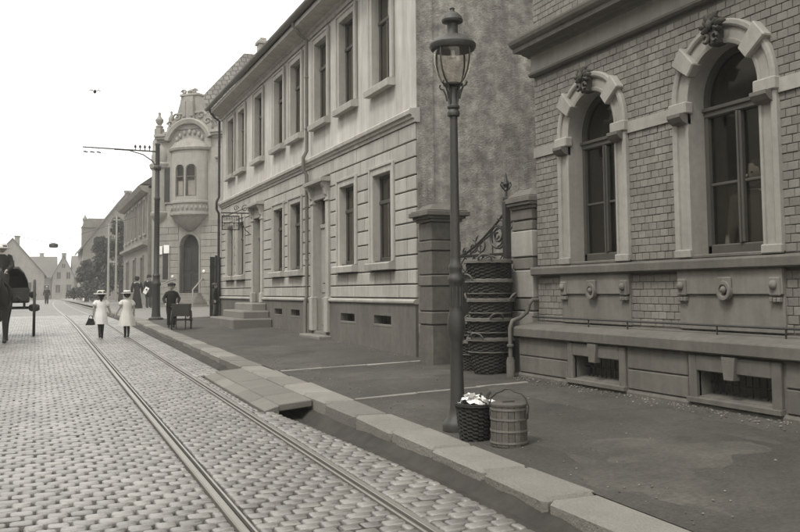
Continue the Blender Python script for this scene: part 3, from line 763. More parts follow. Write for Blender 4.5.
for i in range(2):
    make_basket((s2x, s2y, zp(s2x, s2y) - .002 + i * .27), .2 + i, 'smaller wicker basket, %s of the short pair beside the gate pier' % ('lower' if i == 0 else 'upper'), bot=.14, top=.185, h=.4)

# ------------------------------------------------------------------ pale two-storey house
CX = 5.85; CY0, CY1 = 13.66, 30.55
HC = thing('plastered_house', 'pale plastered two storey house with rusticated ground floor and moulded window frames', 'house', (CX, 22, .4))
BAYS = (15.22, 17.2, 19.0, 21.08, 22.75, 25.05, 27.35, 28.95)
OW = .46                                  # half width of an opening
upper = [(c - OW, c + OW, 5.30, 7.10) for c in BAYS]
ground_w = [(c - OW, c + OW, 2.04, 3.63) for i, c in enumerate(BAYS) if i not in (2, 5)]
DOORS = ((19.0, .62, 3.52), (25.05, 1.19, 3.58))
dh = [(c - .47, c + .47, z0, z1) for c, z0, z1 in DOORS]
cel = [(17.15, .43, .90, 1.05), (15.2, .43, .90, 1.05), (21.06, .4, .92, 1.06), (22.7, .4, .92, 1.06), (27.2, .3, .95, 1.08)]
ch = [(c - w, c + w, za - .03, zb) for c, w, za, zb in cel]
b = MB(); wall_cells(b, CY0, CY1, 4.5, 7.55, upper, CX, CX + .3); b.build('upper_wall', 'plaster', HC)
b = MB(); wall_cells(b, CY0, CY1, 1.30, 4.5, ground_w + [(h[0], h[1], max(h[2], 1.30), h[3]) for h in dh], CX, CX + .3); b.build('ground_floor_wall', 'jointp', HC)
b = MB(); wall_cells(b, CY0, CY1, .2, 1.30, ch + [(h[0], h[1], h[2], 1.30) for h in dh if h[2] < 1.3], CX - .05, CX + .3); b.build('plinth', 'plinth', HC)
b = MB(); b.box(CX + .3, 12.7, CY0 + .001, CY0 + .3, .2, 7.55); b.prism([(CX + .05, 7.55), (9.3, 11.4), (12.7, 7.55)], CY0 + .002, CY0 + .3, 'y'); b.build('gable_wall', 'render', HC)
b = MB(); b.box(CX + .003, CX + .299, CY0 - .02, CY0, .25, 7.5); b.build('gable_edge', 'render', HC)
b = MB(); b.box(12.4, 12.7, CY0 + .3, CY1, .2, 7.55); b.box(CX + .3, 12.4, CY1 - .3, CY1, .2, 7.55); b.prism([(CX + .05, 7.55), (9.3, 11.4), (12.7, 7.55)], CY1 - .3, CY1 - .002, 'y'); b.build('rear_walls', 'render', HC)
b = MB(); b.box(CX + .3, 12.4, CY0 + .3, CY1 - .3, 1.2, 1.3); b.box(CX + .3, 12.4, CY0 + .3, CY1 - .3, 4.3, 4.4); b.box(7.6, 7.7, CY0 + .3, CY1 - .3, 1.3, 7.5)
for y in (16.2, 18.1, 19.95, 21.9, 24, 26.2, 28.15): b.box(CX + .3, 7.6, y, y + .1, 1.3, 7.5)
b.build('rooms', 'room', HC)
b = MB(); b.add([(CX - .45, CY0 - .1, 7.8), (CX - .45, CY1 + .25, 7.8), (9.3, CY1 + .25, 11.65), (9.3, CY0 - .1, 11.65), (13.1, CY1 + .25, 7.4), (13.1, CY0 - .1, 7.4)], [(0, 3, 2, 1), (3, 5, 4, 2)]); rf = b.build('roof', 'tile', HC)
for yc in (18.95,):
    b = MB(); b.box(5.75, 7.4, yc - .55, yc + .55, 7.9, 9.3); b.prism([(yc - .7, 9.3), (yc + .7, 9.3), (yc, 9.9)], 5.6, 7.6, 'x'); b.build('dormer', 'darkstone', rf)
b = MB(); b.prism([(CX - d, z) for d, z in ((-.05, 7.34), (.05, 7.34), (.06, 7.42), (.12, 7.44), (.13, 7.5), (.3, 7.53), (.42, 7.56), (.42, 7.66), (-.05, 7.8))], CY0 - .05, CY1 + .12, 'y'); b.build('cornice', 'rust', HC)
b = MB(); pr = [(CX - .42 - .075 + .085 * math.cos(a), 7.76 + .085 * math.sin(a)) for a in frange(math.pi, 2 * math.pi, 8)]
pr += [(p[0] * 1 + .0, p[1] + .0) for p in [(CX - .42 + .01, 7.765), (CX - .42 - .01, 7.765)]]
b.prism(pr, CY0 - .1, CY1 + .2, 'y'); b.build('roof_gutter', 'zinc', HC)
b = MB(); b.prism([(CX - d, z) for d, z in ((-.05, 4.30), (.05, 4.30), (.055, 4.36), (.09, 4.37), (.10, 4.42), (.14, 4.43), (.15, 4.49), (.13, 4.52), (-.05, 4.55))], CY0 - .03, CY1 + .03, 'y'); b.build('string_course', 'rust', HC)
b = MB(); b.prism([(CX - d, z) for d, z in ((-.02, 1.27), (.075, 1.27), (.09, 1.29), (.09, 1.32), (.06, 1.345), (-.02, 1.36))], CY0 - .01, 24.55 - 6.02, 'y'); b.prism([(CX - d, z) for d, z in ((-.02, 1.27), (.075, 1.27), (.09, 1.29), (.09, 1.32), (.06, 1.345), (-.02, 1.36))], 19.62, 24.4, 'y'); b.prism([(CX - d, z) for d, z in ((-.02, 1.27), (.075, 1.27), (.09, 1.29), (.09, 1.32), (.06, 1.345), (-.02, 1.36))], 25.7, CY1 + .01, 'y'); b.build('water_table', 'rust', HC)

# rusticated blocks around the openings
cz = [1.365, 1.60, 1.845, 2.09, 2.36, 2.63, 2.88, 3.17, 3.42, 3.72, 4.0, 4.295]
blk = [(c - .63, c + .63, 1.84, 3.81) for i, c in enumerate(BAYS) if i not in (2, 5)] + [(c - .67, c + .67, 1.0, 3.95) for c, _, _ in DOORS]
for r in range(len(cz) - 1):
    za, zb = cz[r], cz[r + 1]; zm = (za + zb) / 2
    occ = sorted((h[0], h[1]) for h in blk if h[2] < zm < h[3]); y = CY0 + .0; spans = []
    for a, d in occ:
        if a - y > .05: spans.append((y, a))
        y = d
    spans.append((y, CY1))
    for (a, d) in spans:
        L = d - a; n = max(1, round(L / .72)) if L > .95 else (2 if (L > .55 and r % 2) else 1)
        cuts = [a + L * i / n for i in range(n + 1)]
        if n > 1 and r % 2 and n > 2: cuts = [a] + [a + L * (i + .5) / n for i in range(n)] + [d]
        elif n == 2 and L <= .95: cuts = [a, a + L * .42, d]
        for i in range(len(cuts) - 1):
            b = MB(); b.cbox(CX - .032, CX + .01, cuts[i] + (.013 if i else .004), cuts[i + 1] - (.013 if i < len(cuts) - 2 else .004), za + .011, zb - .011, .010, jit=.0015); b.build('rusticated_block', 'rust', HC)

# windows
def window_proto(c, z0, z1, sill_d, curtain):
    b = MB(); x = CX; w0 = OW
    def jamb(s):
        ya, yb = sorted((c + s * (w0 - .006), c + s * (w0 + .15))); b.cbox(x - .05, x + .27, ya, yb, z0 - .03, z1 + .15, .008)
        ya, yb = sorted((c + s * (w0 + .11), c + s * (w0 + .17))); b.cbox(x - .075, x - .02, ya, yb, z0 - .03, z1 + .17, .01)
    jamb(-1); jamb(1)
    b.cbox(x - .05, x + .27, c - w0 + .007, c + w0 - .007, z1 - .006, z1 + .149, .008); b.cbox(x - .0745, x - .02, c - w0 - .11, c + w0 + .11, z1 + .11, z1 + .169, .01)
    w = b.build('window', 'rust', HC)
    b = MB(); b.prism([(x - .15, z0 - .17), (x - .16, z0 - .06), (x - .14, z0 - .04), (x + .2, z0 + .004), (x + .2, z0 - .02), (x - .02, z0 - .17)], c - w0 - .17, c + w0 + .17, 'y'); b.build('sill', 'rust', w)
    xd = x + .10; b = MB(); zt = z0 + (z1 - z0) * .66
    for s in (-1, 1):
        ya, yb = sorted((c + s * w0, c + s * (w0 - .06))); b.cbox(xd, xd + .06, ya, yb, z0, z1, .008)
    b.cbox(xd, xd + .06, c - w0, c + w0, z1 - .06, z1, .008); b.cbox(xd, xd + .06, c - w0, c + w0, z0, z0 + .07, .008)
    b.cbox(xd - .015, xd + .06, c - w0, c + w0, zt, zt + .075, .01); b.cbox(xd - .01, xd + .06, c - .03, c + .03, z0 + .07, zt, .008)
    b.build('sash', 'paintwood', w)
    for (ya, yb, za, zb) in ((c - w0 + .06, c - .03, z0 + .07, zt), (c + .03, c + w0 - .06, z0 + .07, zt), (c - w0 + .06, c + w0 - .06, zt + .075, z1 - .06)):
        b = MB(); b.box(xd + .025, xd + .03, ya, yb, za, zb); b.build('pane', 'glass', w)
    if curtain:
        b = MB(); n = 28; vs = []; ya, yb, za, zb = c + (-w0 + .06 if curtain == 1 else -.02), c + (w0 - .06 if curtain == 1 else .24), z0 + .08, z0 + (z1 - z0) * (.45 if curtain == 1 else .62)
        vs = [(xd + .09 + .012 * math.sin(i * 1.9), ya + (yb - ya) * i / n, z) for z in (za, zb) for i in range(n + 1)]
        b.add(vs, [(i, i + 1, n + 2 + i, n + 1 + i) for i in range(n)]); b.build('curtain', 'curtain', w, smooth=80)
    return w
for i, c in enumerate(BAYS):
    window_proto(c, 5.30, 7.10, 0, {0: 2, 2: 2, 3: 1, 5: 2, 6: 1}.get(i, 0))
    if i not in (2, 5): window_proto(c, 2.04, 3.63, 0, {0: 2, 1: 2, 4: 1}.get(i, 0))
for c, w, za, zb in cel:
    b = MB(); b.cbox(CX - .055, CX + .0, c - w - .04, c + w + .04, za - .05, za - .005, .006); f = b.build('cellar_light', 'plinth', HC)
    b = MB(); k = c - w + .07
    while k < c + w: b.tube([(CX + .08, k, za - .03), (CX + .08, k, zb)], .008, 5); k += .1
    b.build('grille', 'iron', f)
    b = MB(); b.box(CX + .2, CX + .22, c - w - .1, c + w + .1, za - .1, zb + .1); b.build('cellar_back', 'room', f)
# doors
for k, (c, z0, z1) in enumerate(DOORS):
    b = MB()
    for s in (-1, 1):
        ya, yb = sorted((c + s * .464, c + s * .66)); b.cbox(CX - .085, CX + .25, ya, yb, z0 + .0, z1 + .12, .012)
        b.cbox(CX - .115, CX + .02, ya - .02, yb + .02, z0, z0 + (.75 if k == 0 else .28), .014)
        b.cbox(CX - .11, CX + .0, ya - .015, yb + .015, z1 - .08, z1 - .04, .008)
        ym = (ya + yb) / 2                                               # scrolled console under the hood
        b.prism([(CX - .02, z1 + .12), (CX - .06, z1 + .0), (CX - .12, z1 + .06), (CX - .15, z1 + .2), (CX - .2, z1 + .27), (CX - .2, z1 + .33), (CX, z1 + .33)], ym - .075, ym + .075, 'y')
    b.cbox(CX - .06, CX + .02, c - .47, c + .47, z1, z1 + .12, .01)
    b.cbox(CX - .04, CX + .02, c - .58, c + .58, z1 + .121, z1 + .33, .008)
    b.prism([(CX - .24, z1 + .33), (CX - .25, z1 + .39), (CX - .22, z1 + .41), (CX + .01, z1 + .45), (CX + .01, z1 + .33)], c - .72, c + .72, 'y')
    d = b.build('door', 'rust', HC)
    b = MB(); xd = CX + .12
    b.box(xd, xd + .05, c - .47, c + .47, z0, z1 - .62)
    for s in (-1, 1):
        ya, yb = sorted((c + s * .05, c + s * .42))
        for (za, zb) in ((z0 + .12, z0 + .72), (z0 + .84, z1 - .78)): b.cbox(xd - .018, xd + .002, ya, yb, za, zb, .014)
    b.box(xd - .01, xd, c - .02, c + .02, z0, z1 - .62)
    b.cbox(xd - .03, xd + .05, c - .47, c + .47, z1 - .62, z1 - .53, .01)
    b.build('door_leaf', 'door' if k == 0 else 'paintwood', d)
    b = MB(); b.box(xd + .02, xd + .025, c - .47, c + .47, z1 - .53, z1); b.build('pane', 'glass', d)
    b = MB(); b.tube([(xd - .06, c + .06, z0 + 1.05), (xd - .06, c + .14, z0 + 1.05)], .012, 6); b.tube([(xd - .06, c + .06, z0 + 1.05), (xd, c + .06, z0 + 1.05)], .01, 6); b.build('door_handle', 'iron', d)
    # steps
    if k == 0:
        for (xo, ya, yb, za, zb) in ((.32, c - .75, c + .75, .3, zp(5.6, c) + .06), (.06, c - .5, c + .5, .3, .625)):
            b = MB(); b.cbox(CX - xo, CX + .3, ya, yb, za, zb, .02, jit=.003); b.build('step', 'kerb', HC)
    else:
        for i, (x0, ya, yb, zb) in enumerate(((4.75, 23.3, 26.6, .79), (5.08, 23.62, 26.3, .99), (5.38, 23.95, 26.1, 1.19))):
            b = MB(); b.cbox(x0, CX - .052, ya, yb, .45, zb, .03, jit=.004); b.build('step', 'kerb', HC)
# downpipes
for yq in (19.78, 30.42):
    b = MB(); x = CX - .13
    b.tube([(CX - .45, yq, 7.72), (CX - .45, yq, 7.62), (CX - .3, yq, 7.42), (x, yq, 7.3), (x, yq, 4.7), (x - .08, yq, 4.55), (x - .08, yq, 4.28), (x, yq, 4.15), (x, yq, 1.4), (x - .04, yq, 1.25), (x - .04, yq, .45)], .042, 10)
    for z in (6.4, 5.2, 3.4, 2.2, 1.6): b.lathe([(.043, z), (.052, z + .008), (.052, z + .03), (.043, z + .04)], x, yq, 10)
    b.build('downpipe', 'plinth' if yq < 25 else 'iron', HC, smooth=40)

# open-work sign on a bracket
ya_, ysn = 27.6, 30.1
SG = thing('hanging_sign', 'dark openwork metal sign on a scrolled bracket beside the corner steps of the pale house', 'sign', (5.4, 26.15, 3.4))
b = MB(); xs_, xe = CX, 4.98; yq = 26.15; zq = 3.8
b.tube([(xs_, yq, zq), (xe, yq, zq)], .018, 6); b.tube([(xs_, yq, zq - .62), (5.7, yq, zq - .5), (5.6, yq, zq - .3), (5.58, yq, zq)], .013, 6)
for (q, r) in ((5.68, .12), (5.42, .08)): b.tube([(q + r * (1 - .1 * a) * math.cos(a), yq, zq + .14 + r * (1 - .1 * a) * math.sin(a)) for a in frange(0, 8, 20)], .012, 5)
b.build('bracket', 'iron', SG, smooth=50)
b = MB(); x0, x1, z0, z1 = 5.0, 5.52, 3.3, 3.72
for (xa, xb, za, zb) in ((x0, x1, z0, z0 + .03), (x0, x1, z1 - .03, z1), (x0, x0 + .03, z0, z1), (x1 - .03, x1, z0, z1), (x0, x1, .5 * (z0 + z1) - .012, .5 * (z0 + z1) + .012)): b.box(xa, xb, yq - .012, yq + .012, za, zb)
for x in (x0 + .05, x1 - .05): b.tube([(x, yq, z1), (x, yq, zq)], .008, 5)
b.build('sign_frame', 'iron', SG)
b = MB()
for rowz in (z0 + .05, z0 + .27):                                     # worn fretwork letters, no longer legible
    x = x0 + .06
    while x < x1 - .08:
        w = random.uniform(.04, .06); h = random.choice((.11, .15, .15))
        b.box(x, x + .018, yq - .008, yq + .008, rowz, rowz + h + .02)
        if random.random() < .7: b.box(x + .018, x + w, yq - .008, yq + .008, rowz + h - .025, rowz + h)
        if random.random() < .6: b.box(x + .018, x + w, yq - .008, yq + .008, rowz + h * .4, rowz + h * .4 + .02)
        b.box(x + w - .016, x + w, yq - .008, yq + .008, rowz, rowz + h)
        x += w + .022
b.build('fretwork', 'hoop', SG)

# plank hoarding closing the side yard beyond the house
HO = thing('plank_hoarding', 'tall dark plank hoarding at the far end of the pale house', 'hoarding', (6.4, 30.95, zp(5.6, 30.9)))
x = 5.52; zb = zp(5.6, 30.9) - .01
while x < 7.4:
    w = random.uniform(.13, .17); b = MB(); b.cbox(x, x + w - .008, 30.9, 30.925, zb, 2.72 + random.uniform(-.03, .03), .004); b.build('plank', 'darkwood', HO); x += w
for z in (1.1, 2.3):
    b = MB(); b.cbox(5.52, 7.4, 30.926, 30.98, z, z + .1, .006); b.build('rail', 'darkwood', HO)

# ------------------------------------------------------------------ corner house with the rounded oriel
A_ = Vector((6.2, 50.4, 0)); B_ = Vector((9.1, 47.5, 0)); u_ = (B_ - A_).normalized(); n_ = Vector((-u_.y * -1, 0, 0))
nrm = Vector((-.7071, -.7071, 0)); LCH = (B_ - A_).length
FR = Matrix(((u_.x, -nrm.x, 0, A_.x), (u_.y, -nrm.y, 0, A_.y), (0, 0, 1, 0), (0, 0, 0, 1)))   # local: x along facade, y inward, z up
zg = zr(50) + .12
HK = thing('corner_house', 'ornate corner house with a rounded oriel above an arched doorway', 'house', (7.65, 48.95, zg))
mc = LCH / 2
def L2(b): b.v = [tuple(FR @ Vector(p)) for p in b.v]; return b
def lwall(b, x0, x1, z0, z1, holes, y0, y1):
    t = MB(); wall_cells(t, x0, x1, z0, z1, holes, y0, y1); b.add([(p[1], p[0], p[2]) for p in t.v], [f[::-1] for f in t.f]); return b
b = MB(); lwall(b, 0, LCH, zg - .3, 10.3, [(mc - .62, mc + .62, 1.45, 4.62)], 0, .45)
b.prism([(mc + .62 * math.cos(a), 4.0 + .62 * math.sin(a)) for a in frange(0, math.pi, 16)] [:1] + [(mc + .62, 4.0)] + [(mc + .62, 4.63)] + [(mc + .62 * math.cos(a), 4.0 + .62 * math.sin(a)) for a in frange(math.pi / 2, .02, 8)], 0.0, .45, 'y')
b.prism([(mc - .62, 4.0), (mc - .62, 4.63)] + [(mc - .62 * math.cos(a), 4.0 + .62 * math.sin(a)) for a in frange(math.pi / 2, .02, 8)], 0.0, .45, 'y')
L2(b).build('corner_wall', 'facadelt', HK)
b = MB(); b.box(6.2, 6.5, 50.4, 53.6, zg - .3, 10.3); b.box(6.5, 16, 53.3, 53.6, zg - .3, 10.3); b.box(9.1, 16, 47.5, 47.8, zg - .3, 10.3); b.box(15.7, 16, 47.8, 53.3, zg - .3, 10.3); b.build('side_walls', 'facadelt', HK)
b = MB(); b.box(6.9, 15.6, 51.2, 53.2, 1.3, 10.2); b.build('core', 'room', HK)
b = MB(); L2(b.box(mc - 1.4, mc + 1.4, 1.3, 1.35, .6, 5)).build('hall_back', 'room', HK)
# rustication courses
z = zg
while z < 5.1:
    for (xa, xb) in ((0, mc - .72), (mc + .72, LCH)):
        if z + .34 > 4.5 and False: continue
        n = 2 if int(round((z - zg) / .36)) % 2 else 1
        for i in range(n):
            b = MB(); w = (xb - xa) / n; b.cbox(xa + i * w + .008, xa + (i + 1) * w - .008, -.035, .01, z + .01, z + .35, .012); L2(b).build('rusticated_block', 'facadelt', HK)
    z += .36
b = MB()                                                              # door surround
for s in (-1, 1): b.cbox(min(mc + s * .62, mc + s * .72), max(mc + s * .62, mc + s * .72), -.06, .4, 1.45, 4.0, .01)
vs = []; fs = []; N = 18
for i in range(N + 1):
    a = math.pi * i / N
    for (r, d) in ((.6, .4), (.6, -.06), (.74, -.06), (.74, .0)): vs.append((mc + r * math.cos(a), d, 4.0 + r * math.sin(a)))
for i in range(N):
    for k in range(3): fs.append((i * 4 + k, i * 4 + k + 1, i * 4 + 5 + k, i * 4 + 4 + k))
b.add(vs, fs); d = L2(b).build('door', 'facadelt', HK, smooth=30)
b = MB(); b.box(mc - .6, mc + .6, .3, .36, 1.45, 4.55)
for s in (-1, 1): b.cbox(mc + s * .3 - .22, mc + s * .3 + .22, .28, .31, 1.6, 2.5, .015); b.cbox(mc + s * .3 - .22, mc + s * .3 + .22, .28, .31, 2.65, 3.9, .015)
L2(b).build('door_leaf', 'darkwood', d)
for i in range(5):
    b = MB(); zt = 1.45 - i * (1.45 - zg) / 5; o_ = .28 * i; b.cbox(mc - .8 - .12 * i, mc + .8 + .12 * i, -.42 - o_, .0, zg - .1, zt - .002 * i, .012); L2(b).build('step', 'kerb', HK)
for s in (-1, 1):
    b = MB(); b.tube([(mc + s * 1.3, -1.5, zg), (mc + s * 1.3, -1.5, zg + .95), (mc + s * 1.25, -1.2, zg + 1.1), (mc + s * 1.05, -.5, zg + 1.4), (mc + s * .9, -.05, zg + 1.55)], .035, 8); L2(b).build('handrail', 'facadelt', HK, smooth=60)
# oriel
RB = 1.12
def half(b, prof, seg=20, yo=0):
    vs = []; fs = []
    for (r, z) in prof:
        for i in range(seg + 1):
            a = math.pi + math.pi * i / seg; vs.append((mc + r * math.cos(a), yo + .6 * r * math.sin(a), z))
    for j in range(len(prof) - 1):
        for i in range(seg): fs.append((j * (seg + 1) + i, j * (seg + 1) + i + 1, (j + 1) * (seg + 1) + i + 1, (j + 1) * (seg + 1) + i))
    return b.add(vs, fs)
b = MB(); half(b, [(.0, 4.75), (.25, 4.8), (.45, 4.95), (.7, 5.12), (.95, 5.4), (1.05, 5.55), (1.2, 5.62), (1.2, 5.72), (1.1, 5.76), (1.1, 6.2), (1.18, 6.25), (1.18, 6.35), (RB, 6.4)]); o = L2(b).build('oriel_base', 'facadelt', HK, smooth=40)
for i in range(13):
    b = MB(); a = math.pi + math.pi * (i + .5) / 13; b.ball((mc + 1.12 * math.cos(a), .6 * 1.12 * math.sin(a), 5.98), (.07, .05, .13), 6, 4); L2(b).build('relief_boss', 'facadelt', o, smooth=60)
b = MB(); N = 32                                                       # curved wall with two round-headed lights cut out
zs_ = frange(6.4, 9.1, 54)
def open_at(a, z):
    for c in (math.pi * 1.5 - .2, math.pi * 1.5 + .46):
        da = abs(a - c) * RB
        if da < .27 and 6.62 < z and (z < 8.05 or math.hypot(da, z - 8.05) < .27): return True
    return False
N = 64
for j in range(len(zs_) - 1):
    for i in range(N):
        a0, a1 = math.pi + math.pi * i / N, math.pi + math.pi * (i + 1) / N
        if open_at((a0 + a1) / 2, (zs_[j] + zs_[j + 1]) / 2): continue
        vs = [(mc + r * math.cos(a), .6 * r * math.sin(a), z) for r in (RB, RB - .12) for (a, z) in ((a0, zs_[j]), (a1, zs_[j]), (a1, zs_[j + 1]), (a0, zs_[j + 1]))]
        b.add(vs, [(0, 1, 2, 3), (7, 6, 5, 4), (0, 4, 5, 1), (3, 2, 6, 7), (0, 3, 7, 4), (1, 5, 6, 2)])
L2(b).build('oriel_wall', 'facadelt', HK)
for c in (-.2, .46):
    b = MB(); ac = math.pi * 1.5 + c; P0 = Vector((mc + (RB - .06) * math.cos(ac), .6 * (RB - .06) * math.sin(ac), 0)); tx = Vector((-math.sin(ac), .6 * math.cos(ac), 0)).normalized()
    def W(d, z, o_=0): q = P0 + tx * d; return (q.x, q.y + o_, z)
    b.tube([W(-.27, 6.62), W(-.27, 8.05)] + [W(-.27 * math.cos(t), 8.05 + .27 * math.sin(t)) for t in frange(0, math.pi, 10)] + [W(.27, 8.05), W(.27, 6.62), W(-.27, 6.62)], .035, 6); b.tube([W(-.27, 7.65), W(.27, 7.65)], .03, 6); w = L2(b).build('window', 'darkstone', HK)
    b = MB(); b.add([W(-.27, 6.62, .03), W(.27, 6.62, .03)] + [W(.27 * math.cos(t), 8.05 + .27 * math.sin(t), .03) for t in frange(0, math.pi, 10)], [tuple(range(13))]); L2(b).build('pane', 'glass', w)
    b = MB(); b.add([W(-.24, 6.65, .12), W(.24, 6.65, .12), W(.24, 7.45, .12), W(-.24, 7.45, .12)], [(0, 1, 2, 3)]); L2(b).build('curtain', 'curtain', w)
b = MB(); half(b, [(RB, 9.05), (1.28, 9.1), (1.32, 9.22), (1.2, 9.3), (.95, 9.55), (.5, 9.75), (.0, 9.85)]); L2(b).build('oriel_roof', 'facade', HK, smooth=40)
b = MB()                                                              # arched hood, lunette and gable
vs = []; fs = []; N = 20
for i in range(N + 1):
    a = R(20) + R(140) * i / N
    for (r, d) in ((1.35, .1), (1.35, -.3), (1.55, -.36), (1.62, -.3), (1.62, .1)): vs.append((mc + r * math.cos(a), d, 9.25 + r * math.sin(a)))
for i in range(N):
    for k in range(4): fs.append((i * 5 + k, i * 5 + k + 1, i * 5 + 6 + k, i * 5 + 5 + k))
b.add(vs, fs)
b.prism([(mc + 1.4 * math.cos(a), 9.25 + 1.4 * math.sin(a)) for a in frange(0, math.pi, 20)], -.05, .1, 'y')
L2(b).build('arched_hood', 'facadelt', HK, smooth=40)
for i in range(7):
    b = MB(); a = R(30) + R(120) * i / 6; b.ball((mc + .95 * math.cos(a), -.08, 9.4 + .75 * math.sin(a)), (.11, .09, .16), 6, 4); L2(b).build('shell_relief', 'facadelt', HK, smooth=60)
for (xa, xb) in ((-.15, mc - 1.45), (mc + 1.45, LCH + .15)):
    b = MB()
    for (d, za, zb) in ((.1, 9.72, 9.85), (.25, 9.85, 9.98), (.34, 9.98, 10.12)): b.cbox(xa, xb, -d, .3, za, zb, .01)
    L2(b).build('cornice', 'facadelt', HK)
b = MB(); gp = [(mc - 1.5, 10.3), (mc - 1.35, 10.7), (mc - 1.0, 11.0), (mc - .8, 11.4), (mc - .62, 12.1), (mc - .5, 12.75), (mc + .5, 12.75), (mc + .62, 12.1), (mc + .8, 11.4), (mc + 1.0, 11.0), (mc + 1.35, 10.7), (mc + 1.5, 10.3)]
b.prism(gp, -.12, .4, 'y'); b.prism([(mc - .42, 10.6), (mc - .3, 12.5), (mc + .3, 12.5), (mc + .42, 10.6)], -.24, -.12, 'y')
for s in (-1, 1):                                                       # volutes on the gable shoulders, scrolls on top
    for (dx, z, r, tn) in ((.78, 11.15, .3, 1.6), (1.2, 10.72, .24, 1.5), (.34, 12.85, .17, 1.4)):
        b.tube([(mc + s * (dx + r * (1 - .12 * a) * math.cos(a)), -.13, z + r * (1 - .12 * a) * math.sin(a)) for a in frange(0, tn * 5, 20)], .065, 6)
    b.cbox(mc + s * .24 - .1, mc + s * .24 + .1, -.3, -.1, 11.1, 12.2, .03)
b.cbox(mc - .6, mc + .6, -.2, .42, 12.55, 12.72, .03); b.cbox(mc - .75, mc + .75, -.2, .3, 11.3, 11.42, .03)
b.lathe([(.2, 12.72), (.26, 12.9), (.12, 13.05), (.001, 13.1)], mc, .1, 10)
b.v = [(p[0], p[1], 10.3 + (p[2] - 10.3) * .8) for p in b.v]; L2(b).build('gable', 'facadelt', HK, smooth=50)
for (x, s) in ((-.05, 1.0), (.75, .8), (LCH - .1, .7), (LCH - .75, .8)):
    b = MB(); b.cbox(x - .2 * s, x + .2 * s, -.15, .25, 10.1, 10.5, .02); b.lathe([(.18 * s, 10.5), (.22 * s, 10.62), (.1 * s, 10.7), (.2 * s, 10.85), (.22 * s, 11.0), (.1 * s, 11.15), (.06 * s, 11.25), (.09 * s, 11.35), (.001, 11.45)], x, .05, 10); L2(b).build('finial', 'facadelt', HK, smooth=40)
# small turret at the street corner
b = MB(); b.lathe([(.05, 5.0), (.3, 5.2), (.55, 5.6), (.62, 5.7), (.62, 5.85), (.55, 5.9), (.55, 8.2), (.66, 8.3), (.7, 8.5), (.55, 8.6), (.6, 8.9), (.5, 9.4), (.25, 9.8), (.12, 10.0), (.15, 10.15), (.001, 10.6)], .0, .25, 12); L2(b).build('turret', 'facadelt', HK, smooth=35)
for z in (6.2, 7.2):
    b = MB(); b.cbox(.2, .5, -.05, .3, z, z + .8, .01); L2(b); b.build('turret_window', 'darkwood', HK)
# windows and plates on the flanks
for (x, za, zb) in ((.62, 6.4, 8.3), (.55, 2.2, 3.9)):
    b = MB(); b.cbox(x - .3, x + .25, -.07, .02, za - .1, zb + .1, .01); w = L2(b).build('window', 'facadelt', HK); b = MB(); b.box(x - .2, x + .15, -.085, -.06, za, zb); L2(b).build('pane', 'darkwood', w)
for (x, z, w, h) in ((.1, 3.55, .5, .45), (.62, 3.6, .36, .45)):
    b = MB(); b.cbox(x - w / 2, x + w / 2, -.13, -.09, z, z + h, .01); L2(b).build('enamel_plate', 'enamel', HK)
for (x, z) in ((.98, 2.35), (3.0, 2.6)):  # bright lamp reflections painted as small white discs
    b = MB(); b.lathe([(.0001, 0), (.08, 0), (.08, .03), (.0001, .05)], seg=14, M=Matrix.Translation((x, -.04, z)) @ Matrix.Rotation(R(90), 4, 'X')); L2(b).build('glint_disc', 'enamel', HK)
b = MB(); b.lathe([(.001, 0), (.12, .0), (.13, .08), (.08, .14), (.001, .16)], LCH - .3, -.06, 10, M=Matrix.Translation((0, 0, 8.6))); L2(b).build('rosette', 'facadelt', HK, smooth=40)
# steep hipped roof and chimney
b = MB(); base = [(6.4, 53.5, 10.1), (6.4, 50.6, 10.1), (9.2, 47.8, 10.1), (15.9, 47.8, 10.1), (15.9, 53.5, 10.1)]; rg = [(11.0, 51, 15.3), (14.6, 51, 15.3)]
b.add(base + rg, [(0, 1, 5), (1, 2, 5), (2, 3, 6, 5), (3, 4, 6), (4, 0, 5, 6)]); rf = b.build('roof', 'tile', HK)
b = MB(); b.cbox(11.75, 12.3, 50.4, 51, 14, 15.8, .03); b.cbox(11.65, 12.4, 50.3, 51.1, 15.8, 16.0, .03); b.cbox(11.85, 12.2, 50.5, 50.9, 16.0, 16.2, .02); b.build('chimney', 'facade', rf)

# ------------------------------------------------------------------ houses further down the street
def simple_window(parent, M, x, z, w, h, frame='facadelt'):
    b = MB(); t = .12
    for (xa, xb, za, zb) in ((x - w / 2 - t, x - w / 2, z - t, z + h + t), (x + w / 2, x + w / 2 + t, z - t, z + h + t), (x - w / 2, x + w / 2, z + h, z + h + t), (x - w / 2, x + w / 2, z - t, z)): b.box(xa, xb, -.1, .05, za, zb)
    b.box(x - .03, x + .03, -.03, .03, z, z + h); b.v = [tuple(M @ Vector(p)) for p in b.v]; w_ = b.build('window', frame, parent)
    b = MB(); b.box(x - w / 2, x + w / 2, -.012, .02, z, z + h); b.v = [tuple(M @ Vector(p)) for p in b.v]; b.build('pane', 'darkwood', w_)
def frame_of(ox, oy, ang): return Matrix.Translation((ox, oy, 0)) @ Matrix.Rotation(ang, 4, 'Z')
